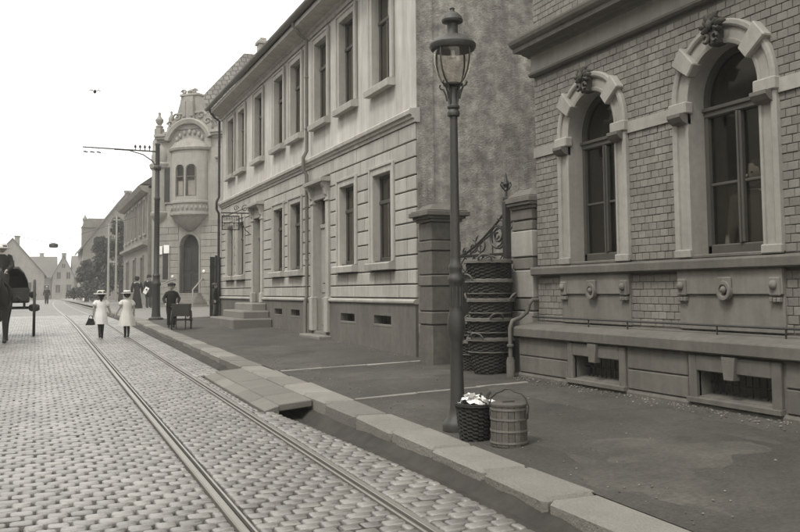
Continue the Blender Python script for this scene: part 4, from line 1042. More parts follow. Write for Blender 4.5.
# two-storey neighbour along the pavement
zg2 = zr(60) + .1
HN = thing('neighbour_house', 'grey two storey house with a row of upper windows next to the corner house', 'house', (6.0, 61, zg2))
b = MB(); b.box(6.0, 14, 53.62, 69, zg2 - .4, 7.55); b.build('wall', 'facade', HN)
b = MB(); b.prism([(5.72, 4.3), (5.70, 4.45), (5.95, 4.55), (6.01, 4.55), (6.01, 4.2)], 53.63, 69, 'y'); b.prism([(5.9, 7.3), (5.6, 7.45), (5.45, 7.7), (6.01, 7.8), (6.01, 7.3)], 53.63, 69.3, 'y'); b.build('cornices', 'facadelt', HN)
b = MB(); b.prism([(5.45, 7.7), (10, 11), (14.5, 7.7)], 53.63, 69.2, 'y'); b.build('roof', 'roof', HN)
MN = Matrix.Translation((6.0, 0, 0)) @ Matrix(((0, 1, 0, 0), (-1, 0, 0, 0), (0, 0, 1, 0), (0, 0, 0, 1)))
for k in range(6): simple_window(HN, MN, -(55.0 + k * 2.4), 5.0, 1.0, 2.0)
for k in range(3): simple_window(HN, MN, -(56.2 + k * 4.6), 1.7, 1.1, 1.9, 'facade')
# tall gabled house behind the trees
def gable_house(name, label, x0, x1, y0, y1, ze, zt, mwall, mroof, wins=(), zb=.3, ridge='y', group=None):
    t = thing(name, label, 'house', ((x0 + x1) / 2, (y0 + y1) / 2, zr(200) - .0), group=group)
    b = MB(); xm = (x0 + x1) / 2; ym = (y0 + y1) / 2
    if ridge == 'y': b.prism([(x0, zb), (x1, zb), (x1, ze), (xm, zt), (x0, ze)], y0, y1, 'y')
    else: b.prism([(y0, zb), (y1, zb), (y1, ze), (ym, zt), (y0, ze)], x0, x1, 'x')
    b.build('wall', mwall, t); b = MB(); e = .35
    if ridge == 'y':
        for s, xa in ((-1, x0), (1, x1)):
            sl_ = (zt - ze) / (xm - x0); b.prism([(xm, zt + .02), (xm, zt + .22), (xa + s * e, ze - e * sl_ + .22), (xa + s * e, ze - e * sl_ + .02)], y0 - .2, y1 + .2, 'y')
    else:
        for s, ya in ((-1, y0), (1, y1)):
            sl_ = (zt - ze) / (ym - y0); b.prism([(ym, zt + .02), (ym, zt + .22), (ya + s * e, ze - e * sl_ + .22), (ya + s * e, ze - e * sl_ + .02)], x0 - .2, x1 + .2, 'x')
    rf = b.build('roof', mroof, t)
    b = MB(); cxq = xm + (x1 - x0) * (.2 if ridge == 'x' else .06); b.box(cxq - .35, cxq + .35, ym - .3, ym + .3, ze, zt + .7); b.box(cxq - .42, cxq + .42, ym - .37, ym + .37, zt + .7, zt + .85); b.build('chimney', 'facade', rf)
    M = Matrix.Translation((0, y0, 0))
    for (x, z, w, h) in wins: simple_window(t, M, x, z, w, h)
    return t
GH = gable_house('gabled_house', 'tall house whose pale gable end rises behind the dark trees', 4.6, 13.5, 100, 112, 6.3, 12.2, 'facade', 'roof', wins=((7.2, 3.2, .9, 1.5), (9.6, 3.2, .9, 1.5), (8.2, 7.2, .8, 1.3), (9.8, 7.2, .8, 1.3)))
b = MB(); b.box(4.6, 7.4, 103, 104.5, .3, 8.6); b.prism([(4.5, 8.6), (7.5, 8.6), (7.2, 9.6), (5.2, 9.6)], 102.9, 104.6, 'y'); b.lathe([(.28, 8.6), (.2, 9.2), (.28, 9.5), (.1, 9.8), (.001, 10.1)], 4.9, 103.2, 8); b.build('stair_turret', 'facade', GH)
gable_house('far_house', 'small pale gabled house facing down the end of the street', 2.7, 6.0, 160, 172, 4.4, 7.6, 'facadelt', 'roof', wins=((3.5, 1.6, .7, 1.3), (5.2, 1.6, .7, 1.3), (3.6, 3.9, .6, 1.1), (5.1, 3.9, .6, 1.1), (4.35, 5.7, .5, .7)))
gable_house('far_house', 'long low house with dark roof to one side of the small pale gable', -4.6, 3.4, 166, 178, 4.2, 7.8, 'facade', 'roof', ridge='x', wins=((-1.2, 1.5, .9, 1.4), (.2, 1.5, .9, 1.4), (1.8, 1.5, .9, 1.4)))
gable_house('far_house', 'dark roofed house between the small pale gable and the trees', 6.1, 13, 164, 176, 4.2, 7.9, 'facade', 'roof', ridge='x', wins=((7.4, 1.5, .9, 1.4), (9.4, 1.5, .9, 1.4)))
gable_house('far_house', 'broad gabled house behind the horse cart', -7.4, 1.2, 140, 152, 4.2, 9.3, 'facade', 'roof', wins=((-5, 1.6, 1, 1.5), (-3, 1.6, 1, 1.5), (-1, 1.6, 1, 1.5), (-3.2, 5, .9, 1.3)))

# the unseen side of the street: it shades the road and is what the windows reflect
MW = Matrix.Translation((-9.5, 0, 0)) @ Matrix(((0, -1, 0, 0), (1, 0, 0, 0), (0, 0, 1, 0), (0, 0, 0, 1)))
lab = ('pale plastered house opposite the brick house', 'taller grey house opposite the gate', 'pale house with dark roof opposite the moulded facade', 'grey house opposite the tram pole', 'pale house opposite the ornate corner', 'grey house opposite the trees')
for k in range(6):
    ya, yb = -14 + k * 17, 2.8 + k * 17; hh = (9.0, 10.5, 8.4, 9.6, 8.8, 9.2)[k]
    t = thing('opposite_house', lab[k], 'house', (-9.5, (ya + yb) / 2, 0), group='houses on the other side of the street')
    m_ = 'facadelt' if k % 2 == 0 else 'facade'
    b = MB(); b.box(-18, -9.5, ya, yb, -.5, hh); b.build('wall', m_, t)
    b = MB(); b.prism([(-9.1, hh), (-13.7, hh + 4), (-18.4, hh)], ya, yb, 'y'); b.prism([(-9.5, hh - .3), (-9.0, hh - .1), (-9.0, hh + .05), (-9.6, hh + .05)], ya, yb, 'y'); b.build('roof', 'roof', t)
    for j in range(6):
        for z in (1.6, 5.2): simple_window(t, MW, ya + 1.6 + j * 2.7, z, 1.1, 1.9)
# ------------------------------------------------------------------ trees
def leafy_tree(loc, h, rad, seed, label, n=7000):
    rnd = random.Random(seed); x, y = loc; zb = zr(y) + .1
    t = thing('tree', label, 'tree', (x, y, zb), group='trees before the gabled house')
    b = MB(); b.tube([(x + .05 * math.sin(k), y, zb - .1 + h * .85 * k / 8) for k in range(9)], [.2 * (1 - k / 9.5) + .02 for k in range(9)], 8)
    clumps = []
    for k in range(34):
        q = rnd.uniform(.12, 1); a = rnd.uniform(0, 6.28); rr = rad * (1 - q * .8) * rnd.uniform(.35, 1.0)
        c = Vector((x + rr * math.cos(a), y + rr * math.sin(a), zb + h * (.06 + .9 * q))); clumps.append((c, rad * (.2 + .24 * (1 - q)) * rnd.uniform(.7, 1.2)))
        st = Vector((x, y, zb + h * max(.08, .9 * q - .08))); b.tube([st, (st + c) / 2 + Vector((0, 0, .1)), c], [.05, .035, .012], 5)
    b.build('trunk', 'bark', t)
    b = MB()
    for i in range(n):
        c, r = rnd.choice(clumps); v = Vector((rnd.gauss(0, 1), rnd.gauss(0, 1), rnd.gauss(0, .8))); v = v.normalized() * r * rnd.uniform(.3, 1.08) ** .6
        p = c + v; s = rnd.uniform(.06, .15); q = Vector((rnd.gauss(0, 1), rnd.gauss(0, 1), rnd.gauss(0, 1))).normalized(); w = q.orthogonal().normalized(); e = q.cross(w)
        b.add([tuple(p + w * s), tuple(p + e * s * .5), tuple(p - w * s), tuple(p - e * s * .5)], [(0, 1, 2, 3)], rnd.random())
    b.build('crown', 'foliage', t)
leafy_tree((6.9, 82), 7.6, 2.3, 3, 'tallest dark leafy tree, next to the grey two storey house', 9000)
leafy_tree((5.3, 84), 5.8, 1.9, 5, 'middle sized dark leafy tree standing before the pale gable', 6500)
leafy_tree((4.4, 88), 4.2, 1.6, 9, 'lowest and broadest bushy dark tree of the row', 5000)
for (x, y, h) in ((5.58, 78, 6.6), (6.35, 80, 7.4)):
    t = thing('utility_pole', '%s pale pole with small cross arm standing before the dark trees' % ('shorter' if h < 7 else 'taller'), 'pole', (x, y, zr(y) + .08), group='pale poles before the trees')
    z0 = zr(y) + .05; b = MB(); b.tube([(x, y, z0), (x, y, z0 + h)], [.1, .07], 8); b.build('shaft', 'polewood', t); b = MB(); b.cbox(x - .3, x + .3, y - .03, y + .03, z0 + h - .35, z0 + h - .27, .01); b.build('cross_arm', 'polewood', t)

# ------------------------------------------------------------------ gas lamp
lx, ly = 3.53, 7.38; lz = zp(lx, ly) - .006
LP = thing('street_lamp', 'cast iron gas street lamp with glass lantern standing on the pavement edge', 'street lamp', (lx, ly, lz))
b = MB(); Z = lambda z: z
b.lathe([(.135, lz - .0), (.135, lz + .05), (.12, lz + .08), (.095, lz + .11), (.075, lz + .16), (.066, lz + .2), (.054, 1.02), (.064, 1.06), (.074, 1.10), (.081, 1.16), (.081, 1.21), (.072, 1.27), (.064, 1.30)], lx, ly, 24); b.build('base', 'lampiron', LP, smooth=40)
b = MB(); b.lathe([(.06, 1.30), (.055, 1.34), (.055, 1.54), (.065, 1.56), (.074, 1.58), (.074, 1.61), (.06, 1.63), (.056, 1.66), (.064, 1.69), (.064, 1.715), (.048, 1.74), (.044, 1.8), (.036, 3.08), (.055, 3.09), (.06, 3.115), (.052, 3.135), (.044, 3.15), (.058, 3.165), (.058, 3.18), (.04, 3.2), (.034, 3.36)], lx, ly, 24)
for i in range(10):                                                     # fluting ribs on the lower stage
    a = i * math.pi / 5; b.tube([(lx + .054 * math.cos(a), ly + .054 * math.sin(a), 1.35), (lx + .054 * math.cos(a), ly + .054 * math.sin(a), 1.53)], .010, 6)
b.build('shaft', 'lampiron', LP, smooth=40)
b = MB()
prof = [(.178, 3.715), (.184, 3.66), (.18, 3.58), (.16, 3.5), (.127, 3.43), (.085, 3.385)]
for i in range(4):                                                      # lantern cradle ribs and leaf scrolls
    a = i * math.pi / 2 + .5; ca, sa = math.cos(a), math.sin(a)
    b.tube([(lx + r * 1.02 * ca, ly + r * 1.02 * sa, z) for r, z in prof] + [(lx + .05 * ca, ly + .05 * sa, 3.3), (lx + .045 * ca, ly + .045 * sa, 3.18)], .0085, 6)
    b.tube([(lx + r * ca, ly + r * sa, z) for r, z in ((.07, 3.24), (.085, 3.3), (.11, 3.35), (.14, 3.36), (.155, 3.385), (.145, 3.4))], .009, 6)
b.lathe([(.06, 3.365), (.09, 3.375), (.092, 3.39), (.06, 3.395)], lx, ly, 16); b.build('cradle', 'lampiron', LP, smooth=40)
b = MB(); b.lathe([(r - .006, z) for r, z in prof[::-1]], lx, ly, 28, caps=False); b.build('globe', 'lampglass', LP, smooth=60)
b = MB(); b.lathe([(.17, 3.70), (.2, 3.705), (.215, 3.73), (.215, 3.755), (.2, 3.775), (.175, 3.79), (.15, 3.815), (.1, 3.84), (.055, 3.85), (.05, 3.86), (.05, 3.95), (.055, 3.955), (.095, 3.965), (.1, 3.985), (.085, 4.02), (.055, 4.05), (.025, 4.065), (.02, 4.08), (.026, 4.095), (.001, 4.115)], lx, ly, 28); b.build('hood', 'lampiron', LP, smooth=35)
b = MB(); b.lathe([(.02, 3.71), (.02, 3.66), (.034, 3.65), (.034, 3.63), (.001, 3.62)], lx, ly, 10); b.build('burner', 'enamel', LP, smooth=40)

# ------------------------------------------------------------------ pail and tub on the kerb
px_, py_ = 3.60, 6.56; pz = zp(px_, py_) - .004
PL = thing('wooden_pail', 'wooden stave pail with iron hoops and raised bail handle beside the lamp', 'pail', (px_, py_, pz), 0); PL.scale = (.9, .9, .92)
n = 18
for i in range(n):
    a0, a1 = 2 * math.pi * i / n + .012, 2 * math.pi * (i + 1) / n - .012; vs = []
    for (r, z) in ((.168, 0), (.160, .35)):
        for rr in (r, r - .02):
            for a in (a0, (a0 + a1) / 2, a1): vs.append((rr * math.cos(a), rr * math.sin(a), z + (random.uniform(-.002, .002) if z else 0)))
    b = MB(); b.add(vs, [(0, 1, 7, 6), (1, 2, 8, 7), (4, 3, 9, 10), (5, 4, 10, 11), (3, 0, 6, 9), (2, 5, 11, 8), (6, 7, 10, 9), (7, 8, 11, 10), (3, 4, 1, 0), (4, 5, 2, 1)]); b.build('stave', 'oak', PL)
for (z, r) in ((.025, .171), (.125, .1685), (.225, .1665), (.31, .1645)):
    b = MB(); b.lathe([(r - .004, z), (r + .003, z), (r + .003, z + .016), (r - .004, z + .016)], 0, 0, 36, caps=False); b.build('hoop', 'hoop', PL)
b = MB(); b.lathe([(.155, .34), (.166, .345), (.166, .362), (.15, .37), (.001, .372)], 0, 0, 36); b.cbox(-.06, .06, -.012, .012, .37, .39, .004); b.build('lid', 'oak', PL, smooth=30)
b = MB(); M = Matrix.Rotation(R(-52), 4, 'Z')
pts = [(-.18, 0, .27), (-.19, 0, .33), (-.17, 0, .40), (-.12, 0, .445), (-.06, 0, .465), (-.03, 0, .485), (.03, 0, .485), (.06, 0, .465), (.13, 0, .45), (.17, 0, .41), (.195, 0, .34), (.185, 0, .27)]
b.tube(pts, .0065, 8, M=M)
for s in (-1, 1): b.cbox(s * .176 - .012, s * .176 + .012, -.016, .016, .235, .29, .004, M=M)
b.build('bail_handle', 'iron', PL, smooth=60)

tx_, ty_ = 3.49, 6.93; tz = zp(tx_, ty_) - .004
TB = thing('round_tub', 'dark round wicker tub filled with crumpled white paper at the lamp foot', 'tub', (tx_, ty_, tz), 0)
b, rad = basket_mesh(.135, .17, .29, None, None, 80, 18); b.build('weave', 'wicker', TB)
b = MB()
for dz in (0, .014): b.tube([(.174 * math.cos(a), .174 * math.sin(a), .285 + dz + .003 * math.sin(a * 15)) for a in frange(0, 2 * math.pi, 40)[:-1]], .010, 6, closed=True)
b.build('rim', 'wicker', TB, smooth=60)
b = MB(); b.lathe([(.14, .2), (.15, .24), (.001, .27)], 0, 0, 16); b.build('filling', 'darkwood', TB)
rp = random.Random(4)
def crumple(cx_, cy_, cz_, rx, ry, rz_, rot, name='paper_sheet'):
    b = MB(); n = 9; vs = []; M = Matrix.Translation((cx_, cy_, cz_)) @ Matrix.Rotation(rot[0], 4, 'Z') @ Matrix.Rotation(rot[1], 4, 'X') @ Matrix.Rotation(rot[2], 4, 'Y')
    ph = [rp.uniform(0, 6) for _ in range(4)]
    for j in range(n):
        for i in range(n):
            u, v = i / (n - 1) - .5, j / (n - 1) - .5
            z = rz_ * (math.sin(5 * u + ph[0]) * math.cos(6 * v + ph[1]) + .6 * abs(math.sin(9 * u + 4 * v + ph[2])) + rp.uniform(-.18, .18))
            vs.append((u * rx * (1 + rp.uniform(-.06, .06)), v * ry * (1 + rp.uniform(-.06, .06)), z))
    b.add([tuple(M @ Vector(p)) for p in vs], [(j * n + i, j * n + i + 1, (j + 1) * n + i + 1, (j + 1) * n + i) for j in range(n - 1) for i in range(n - 1)])
    b.build(name, 'paper', TB)
crumple(-.03, -.05, .315, .2, .15, .022, (.3, .35, .2)); crumple(-.09, .0, .33, .17, .12, .022, (1.4, -.4, .3)); crumple(.05, .03, .325, .2, .14, .02, (2.2, .2, -.25)); crumple(.0, .06, .345, .16, .1, .02, (.8, -.25, .35)); crumple(.1, -.05, .315, .14, .1, .018, (.1, .2, .3))
b = MB(); b.tube([(.12, .02, .3), (.13, .03, .36), (.16, .05, .375)], .014, 6); b.tube([(.08, .08, .3), (.1, .1, .37)], .012, 6); b.build('stick', 'darkwood', TB)

# ------------------------------------------------------------------ tram pole with bracket arm
qx, qy = 3.66, 30.2; qz = zp(qx, qy) - .01
TP = thing('tram_pole', 'iron tram pole with a long bracket arm reaching over the rails', 'pole', (qx, qy, qz))
b = MB(); b.lathe([(.24, qz), (.24, qz + .06), (.15, qz + .1), (.135, qz + .25), (.125, qz + 1.1), (.145, qz + 1.14), (.145, qz + 1.2), (.12, qz + 1.24), (.115, qz + 1.4), (.13, qz + 1.44), (.095, qz + 1.5), (.085, qz + 3.9), (.1, qz + 3.92), (.1, qz + 3.98), (.08, qz + 4.02), (.07, 6.3), (.085, 6.33), (.085, 6.38), (.04, 6.42), (.001, 6.5)], qx, qy, 18); b.build('shaft', 'lampiron', TP, smooth=40)
b = MB(); za = 6.12
b.tube([(qx, qy, za), (1.32, qy, za + .04)], [.028, .02], 8); b.tube([(qx, qy, 5.55), (3.5, qy, 5.8), (3.2, qy, 6.0), (2.75, qy, 6.12), (2.3, qy, 6.12)], [.022, .022, .02, .018, .015], 8); b.lathe([(.1, 5.5), (.13, 5.55), (.13, 5.62), (.1, 5.66)], qx, qy, 12)
b.build('bracket_arm', 'lampiron', TP, smooth=50)
for x in (2.95, 3.1, 3.25, 3.4):
    b = MB(); b.lathe([(.015, za + .03), (.015, za + .09), (.035, za + .1), (.04, za + .14), (.02, za + .19), (.001, za + .2)], x, qy, 8); b.build('insulator', 'darkwood', TP, smooth=50)
for x in (1.42, 1.62, 1.82):
    b = MB(); b.tube([(x, qy, za + .04), (x, qy, za - .1)], .006, 5); b.tube([(x - .07, qy, za - .1), (x + .07, qy, za - .12)], .022, 6); b.build('wire_hanger', 'iron', TP)

# ------------------------------------------------------------------ people
def xf(b, M): b.v = [tuple(M @ Vector(p)) for p in b.v]; return b
def loft(b, rings, seg=20, wave=None):
    """rings = (z, rx, ry, cx, cy)"""
    vs = []; fs = []
    for (z, rx, ry, cx_, cy_) in rings:
        for i in range(seg):
            a = 2 * math.pi * i / seg; k = wave(a, z) if wave else 1
            vs.append((cx_ + rx * k * math.cos(a), cy_ + ry * k * math.sin(a), z))
    for j in range(len(rings) - 1):
        for i in range(seg): fs.append((j * seg + i, j * seg + (i + 1) % seg, (j + 1) * seg + (i + 1) % seg, (j + 1) * seg + i))
    fs += [tuple(range(seg))[::-1], tuple((len(rings) - 1) * seg + i for i in range(seg))]
    return b.add(vs, fs)
def person(label, loc, rotz, H=1.65, arms=None, legs=None, lean=0., sit=False, top='black', legm='black', skinm='skin', hair='hair', outfit='coat', hat=None, hatm='straw', head_tilt=0., child=False, group=None, cat='person'):
    """unit figure facing -Y (height 1), scaled by H; arms = ((elbow),(hand)) left,right; legs = ((knee),(foot)) left,right"""
    t = thing('person', label, cat, loc, rotz, group); t.scale = (H, H, H)
    k = 1.18 if child else 1.0
    hip, chest, neck = .52 if not child else .5, .72, .83 if not child else .81
    sh = .80 if not child else .775; sw = .115 if not child else .10
    ly_ = -lean
    arms = arms or (((-.155, .01, .63), (-.16, -.03, .48)), ((.155, .01, .63), (.16, -.03, .48)))
    legs = legs or (((-.05, -.01, .27), (-.055, .01, .035)), ((.05, -.01, .27), (.055, .01, .035)))
    V = [(0, 0, hip), (0, ly_ * .4, .62), (0, ly_ * .8, chest), (0, ly_, sh), (0, ly_, neck)]
    rad = [(.085, .062), (.075, .055), (.09, .06), (.06, .045), (.032, .034)]; E = [(0, 1), (1, 2), (2, 3), (3, 4)]
    for s, (el, hd) in zip((-1, 1), arms):
        i = len(V); V += [(s * sw, ly_, sh - .012), el, hd]; rad += [(.036, .036), (.027, .027), (.02, .02)]; E += [(3, i), (i, i + 1), (i + 1, i + 2)]
    for s, (kn, ft) in zip((-1, 1), legs):
        i = len(V); V += [(s * .055, 0, hip - .04), kn, ft, (ft[0], ft[1] - .075, ft[2] - .018)]; rad += [(.055, .055), (.036, .036), (.024, .024), (.02, .016)]; E += [(0, i), (i, i + 1), (i + 1, i + 2), (i + 2, i + 3)]
    me = bpy.data.meshes.new('body'); me.from_pydata(V, E, []); o = bpy.data.objects.new('tmp', me); col.objects.link(o)
    md = o.modifiers.new('skin', 'SKIN'); md.use_smooth_shade = True
    for i, r in enumerate(rad):
        sv = me.skin_vertices[0].data[i]; sv.radius = r; sv.use_root = (i == 0)
    o.modifiers.new('sub', 'SUBSURF').levels = 1; o.modifiers['sub'].render_levels = 1
    dg = bpy.context.evaluated_depsgraph_get(); em = bpy.data.meshes.new_from_object(o.evaluated_get(dg))
    b = MB(); b.add([tuple(v.co) for v in em.vertices], [tuple(p.vertices) for p in em.polygons]); bpy.data.objects.remove(o)
    nb = len(b.f)
    # head: skull, jaw, nose, ears
    hc = Vector((0, ly_ - .008 - head_tilt * .02, neck + .078 * k)); hr = .068 * k
    hm = MB(); hm.ball((0, 0, .012), (hr * .82, hr * .95, hr * 1.05), 14, 10)
    hm.v = [(p[0] * (1 - .25 * max(0, -p[2] / hr - .1)), p[1] - .012 * max(0, -p[2] / hr), p[2]) for p in hm.v]
    hm.ball((0, -hr * .98, -.004), (hr * .14, hr * .2, hr * .2), 6, 4)
    for s in (-1, 1): hm.ball((s * hr * .82, .004, .0), (hr * .12, hr * .2, hr * .28), 6, 4)
    Mh = Matrix.Translation(hc) @ Matrix.Rotation(head_tilt, 4, 'X'); xf(hm, Mh); b.add(hm.v, hm.f)
    for (el, hd), s in zip(arms, (-1, 1)):                               # hands: palm, four fingers and a thumb
        d = (Vector(hd) - Vector(el)).normalized(); side = Vector((0, 1, 0)).cross(d); side = side.normalized() if side.length > .1 else Vector((1, 0, 0)); f = d.cross(side).normalized(); p0 = Vector(hd)
        hm = MB(); hm.tube([p0 - d * .01, p0 + d * .025, p0 + d * .045], [.018, .022, .018], 6)
        for q in range(4):
            o_ = f * (.015 * (q - 1.5) * .75); L = (.034, .04, .038, .028)[q]; hm.tube([p0 + d * .04 + o_, p0 + d * (.04 + L * .55) + o_ - side * .002, p0 + d * (.04 + L) + o_ + side * s * -.008], [.0065, .006, .004], 5)
        hm.tube([p0 + d * .012 + f * -.016, p0 + d * .034 + f * -.03, p0 + d * .05 + f * -.03], [.008, .007, .005], 5); b.add(hm.v, hm.f)
    ne = len(b.f)
    for s in (-1, 1):
        hm = MB(); hm.ball((s * hr * .34, -hr * .86, .016), (hr * .13, hr * .08, hr * .09), 6, 4); xf(hm, Mh); b.add(hm.v, hm.f)
    hm = MB(); hm.ball((0, -hr * .87, -.034), (hr * .24, hr * .06, hr * .05), 6, 4); xf(hm, Mh); b.add(hm.v, hm.f)
    body = b.build('body', skinm, t, smooth=60); bm = body.data; bm.materials.append(MT[legm]); bm.materials.append(MT['hair'])
    zoff = body.location.z
    for p in bm.polygons:
        if p.index >= ne: p.material_index = 2
        elif p.index < nb and p.center.z + zoff < hip - .02: p.material_index = 1
    def sleeve(b, s, el, hd, full=True, r=.04, ra=.034):
        pts = [(s * sw * .7, ly_, sh - .0), (s * sw, ly_, sh - .012)]; rr = [r * .9, r * 1.05]
        E_ = Vector(el); H_ = Vector(hd); S = Vector(pts[1])
        if full: pts += [tuple(S.lerp(E_, .5)), tuple(E_), tuple(E_.lerp(H_, .55)), tuple(E_.lerp(H_, .93))]; rr += [r, r * .9, ra, ra * .85]
        else: pts += [tuple(S.lerp(E_, .35)), tuple(S.lerp(E_, .6)), tuple(S.lerp(E_, .7))]; rr += [r * 1.45, r * 1.35, r * .9]
        b.tube(pts, rr, 10)
    b = MB(); fold = lambda a, z: 1 + (.085 * math.sin(a * 6 + z * 9) + .04 * math.sin(a * 11 + 1)) * max(0, min(1, (.62 - z) * 4))
    if outfit == 'dress':       # short white frock, puffed sleeves
        hm0 = .30 if hair == 'long' else .25; fl_ = .135 if hair == 'long' else .17
        loft(b, [(hm0, fl_, fl_ * .82, 0, 0), (hm0 + .04, fl_ * .97, fl_ * .79, 0, 0), (.42, .125 + (fl_ - .135) * .6, .108, 0, 0), (.52, .118, .095, 0, 0), (.58, .105, .082, 0, ly_ * .4), (.66, .108, .08, 0, ly_ * .6), (.74, .112, .078, 0, ly_), (.785, .095, .066, 0, ly_), (.81, .05, .045, 0, ly_)], 32, fold)
        for s, (el, hd) in zip((-1, 1), arms): sleeve(b, s, el, hd, False, .04)
    elif outfit == 'long':
        loft(b, [(.012, .17, .15, 0, .01), (.1, .155, .135, 0, .01), (.3, .125, .11, 0, .01), (.48, .108, .09, 0, 0), (.6, .082, .066, 0, 0), (.7, .105, .078, 0, ly_), (.78, .115, .068, 0, ly_), (.82, .06, .05, 0, ly_)], 32, fold)
        for s, (el, hd) in zip((-1, 1), arms): sleeve(b, s, el, hd)
    else:
        hem = .36 if outfit == 'coat' else .47
        loft(b, [(hem, .118, .09, 0, 0), (.45 if outfit == 'coat' else .49, .112, .086, 0, 0), (.56, .1, .075, 0, ly_ * .3), (.66, .112, .08, 0, ly_ * .7), (.75, .125, .078, 0, ly_), (.795, .11, .066, 0, ly_), (.825, .055, .048, 0, ly_)], 24, lambda a, z: 1 + .02 * math.sin(a * 5 + z * 30))
        for s, (el, hd) in zip((-1, 1), arms): sleeve(b, s, el, hd)
    b.build('dress' if outfit in ('dress', 'long') else 'coat', top, t, smooth=60)
    if outfit in ('coat', 'jacket'):
        b = MB()
        for s, (kn, ft) in zip((-1, 1), legs): b.tube([(s * .05, 0, hip), (s * .056, 0, hip - .1), kn, (Vector(kn) + Vector(ft)) / 2, (ft[0], ft[1], ft[2] + .02)], [.06, .062, .05, .044, .042], 10)
        b.build('trousers', legm, t, smooth=60)
    b = MB()
    for s, (kn, ft) in zip((-1, 1), legs):
        b.ball((ft[0], ft[1] - .035, ft[2] - .012), (.025, .07, .024), 8, 5)
    b.build('shoes', 'black', t, smooth=60)
    b = MB(); b.ball((0, .016, .027), (hr * .96, hr * .98, hr * 1.06), 12, 8)
    b.v = [(p[0], max(p[1], -hr * .5 - max(0, p[2] - .045) * 1.6), p[2]) for p in b.v]
    if hair == 'long': b.tube([(0, hr * .6, .0), (0, hr * .85, -.06), (0, hr * .9, -.13)], [.04, .035, .015], 8)
    xf(b, Mh).build('hair', 'hair', t, smooth=60)
    if hat:
        b = MB(); zt = hr * .52; brim, crown, ch_ = {'straw': (.11 * k, hr * 1.0, .062), 'sun': (.125 * k, hr * 1.04, .07), 'cap': (hr * 1.15, hr * 1.12, .045), 'bowler': (hr * 1.45, hr * 1.02, .075)}[hat]
        wv = (lambda a, z: 1 + .07 * math.sin(a * 3 + 1)) if hat == 'sun' else None
        b.lathe([(crown * .96, zt - .006), (brim, zt - (.02 if hat == 'sun' else .002)), (brim * 1.005, zt + .004), (crown * 1.02, zt + .008), (crown, zt + ch_ * .6), (crown * .82, zt + ch_ * .92), (.001, zt + ch_)], 0, .004, 22, wave=wv)
        if hat == 'cap': b.prism([(-.04, -hr * .9), (.04, -hr * .9), (.035, -hr * 1.55), (0, -hr * 1.65), (-.035, -hr * 1.55)], zt - .006, zt + .004, 'z')
        ho = xf(b, Mh).build('hat', hatm, t, smooth=45)
        if hat in ('straw', 'sun'):
            b = MB(); b.lathe([(crown * 1.03, zt + .008), (crown * 1.035, zt + .03), (crown * .98, zt + .03)], 0, .004, 22, caps=False)
            if hat == 'sun': b.ball((-.05, .06, zt + .02), (.04, .03, .03), 7, 5); b.ball((.03, .075, zt + .015), (.045, .03, .03), 7, 5)
            xf(b, Mh).build('hat_band', 'black', ho)
    return t
def at(x, y, d=0): return (x, y, zr(y) + d)
walkA = (((-.03, -.03, .27), (-.022, -.04, .035)), ((.03, .02, .27), (.02, .10, .05)))
walkB = (((-.03, .02, .27), (-.02, .09, .05)), ((.03, -.03, .27), (.022, -.04, .035)))
# two girls walking away hand in hand
person('girl in a white frock and flowered sun hat carrying a dark bag', at(1.52, 23.4, .0), R(180 - 6), 1.17, arms=(((-.15, .0, .63), (-.20, -.02, .50)), ((.145, .02, .64), (.155, -.01, .49))), legs=walkA, top='white', legm='black', skinm='skin', outfit='dress', hat='sun', hatm='palecloth', hair='long', child=True, group='children walking in the road')
person('girl in a pale frock and straw hat holding the hand of her companion', at(2.13, 23.4, .0), R(180 + 4), 1.17, arms=(((-.145, .01, .63), (-.15, -.04, .49)), ((.15, .0, .64), (.215, -.02, .5))), legs=walkB, top='palecloth', legm='black', outfit='dress', hat='straw', hatm='white', hair='short', child=True, group='children walking in the road')
b = MB(); bx_, by_, bz_ = 1.52 - .245, 23.36, zr(23.4) + .33
b.prism([(-.12, 0), (.1, 0), (.07, .15), (-.05, .17)], -.04, .04, 'y', M=Matrix.Translation((bx_, by_, bz_))); b.tube([(bx_ - .05, by_, bz_ + .16), (bx_ - .02, by_, bz_ + .24), (bx_ + .03, by_, bz_ + .23), (bx_ + .05, by_, bz_ + .15)], .008, 6)
tag(b.build('handbag', 'black'), 'small dark bag hanging from the hand of the girl in the white frock', 'bag')
# handcart and its owner
hx_, hy_ = 3.62, 24.45; hz = zp(hx_, hy_)
HCART = thing('handcart', 'small two wheeled wooden handcart on the pavement edge', 'cart', (hx_, hy_, hz), R(-12))
wz = .24
for i, s in enumerate((-1, 1)):
    b = MB(); b.tube([(s * .25, .235 * math.cos(a), wz + .235 * math.sin(a)) for a in frange(0, 2 * math.pi, 28)[:-1]], .016, 6, closed=True); w = b.build('wheel', 'cartwood', HCART, smooth=60)
    b = MB()
    for j in range(10): b.tube([(s * .25, 0, wz), (s * .25, .23 * math.cos(j * .628), wz + .23 * math.sin(j * .628))], .009, 5)
    b.build('spokes', 'cartwood', w); b = MB(); b.lathe([(.035, -.04), (.045, 0), (.035, .04)], 0, 0, 10, M=Matrix.Translation((s * .25, 0, wz)) @ Matrix.Rotation(R(90), 4, 'Y')); b.build('hub', 'iron', w)
b = MB(); b.tube([(-.25, 0, wz), (.25, 0, wz)], .018, 8); b.build('axle', 'iron', HCART)
b = MB(); z0, z1 = wz + .1, wz + .42
for (xa, xb, ya, yb, za, zb) in ((-.21, .21, -.33, .33, z0, z0 + .025), (-.215, -.19, -.34, .34, z0, z1), (.19, .215, -.34, .34, z0, z1), (-.19, .19, -.34, -.315, z0, z1), (-.19, .19, .315, .34, z0, z1)): b.cbox(xa, xb, ya, yb, za, zb, .004)
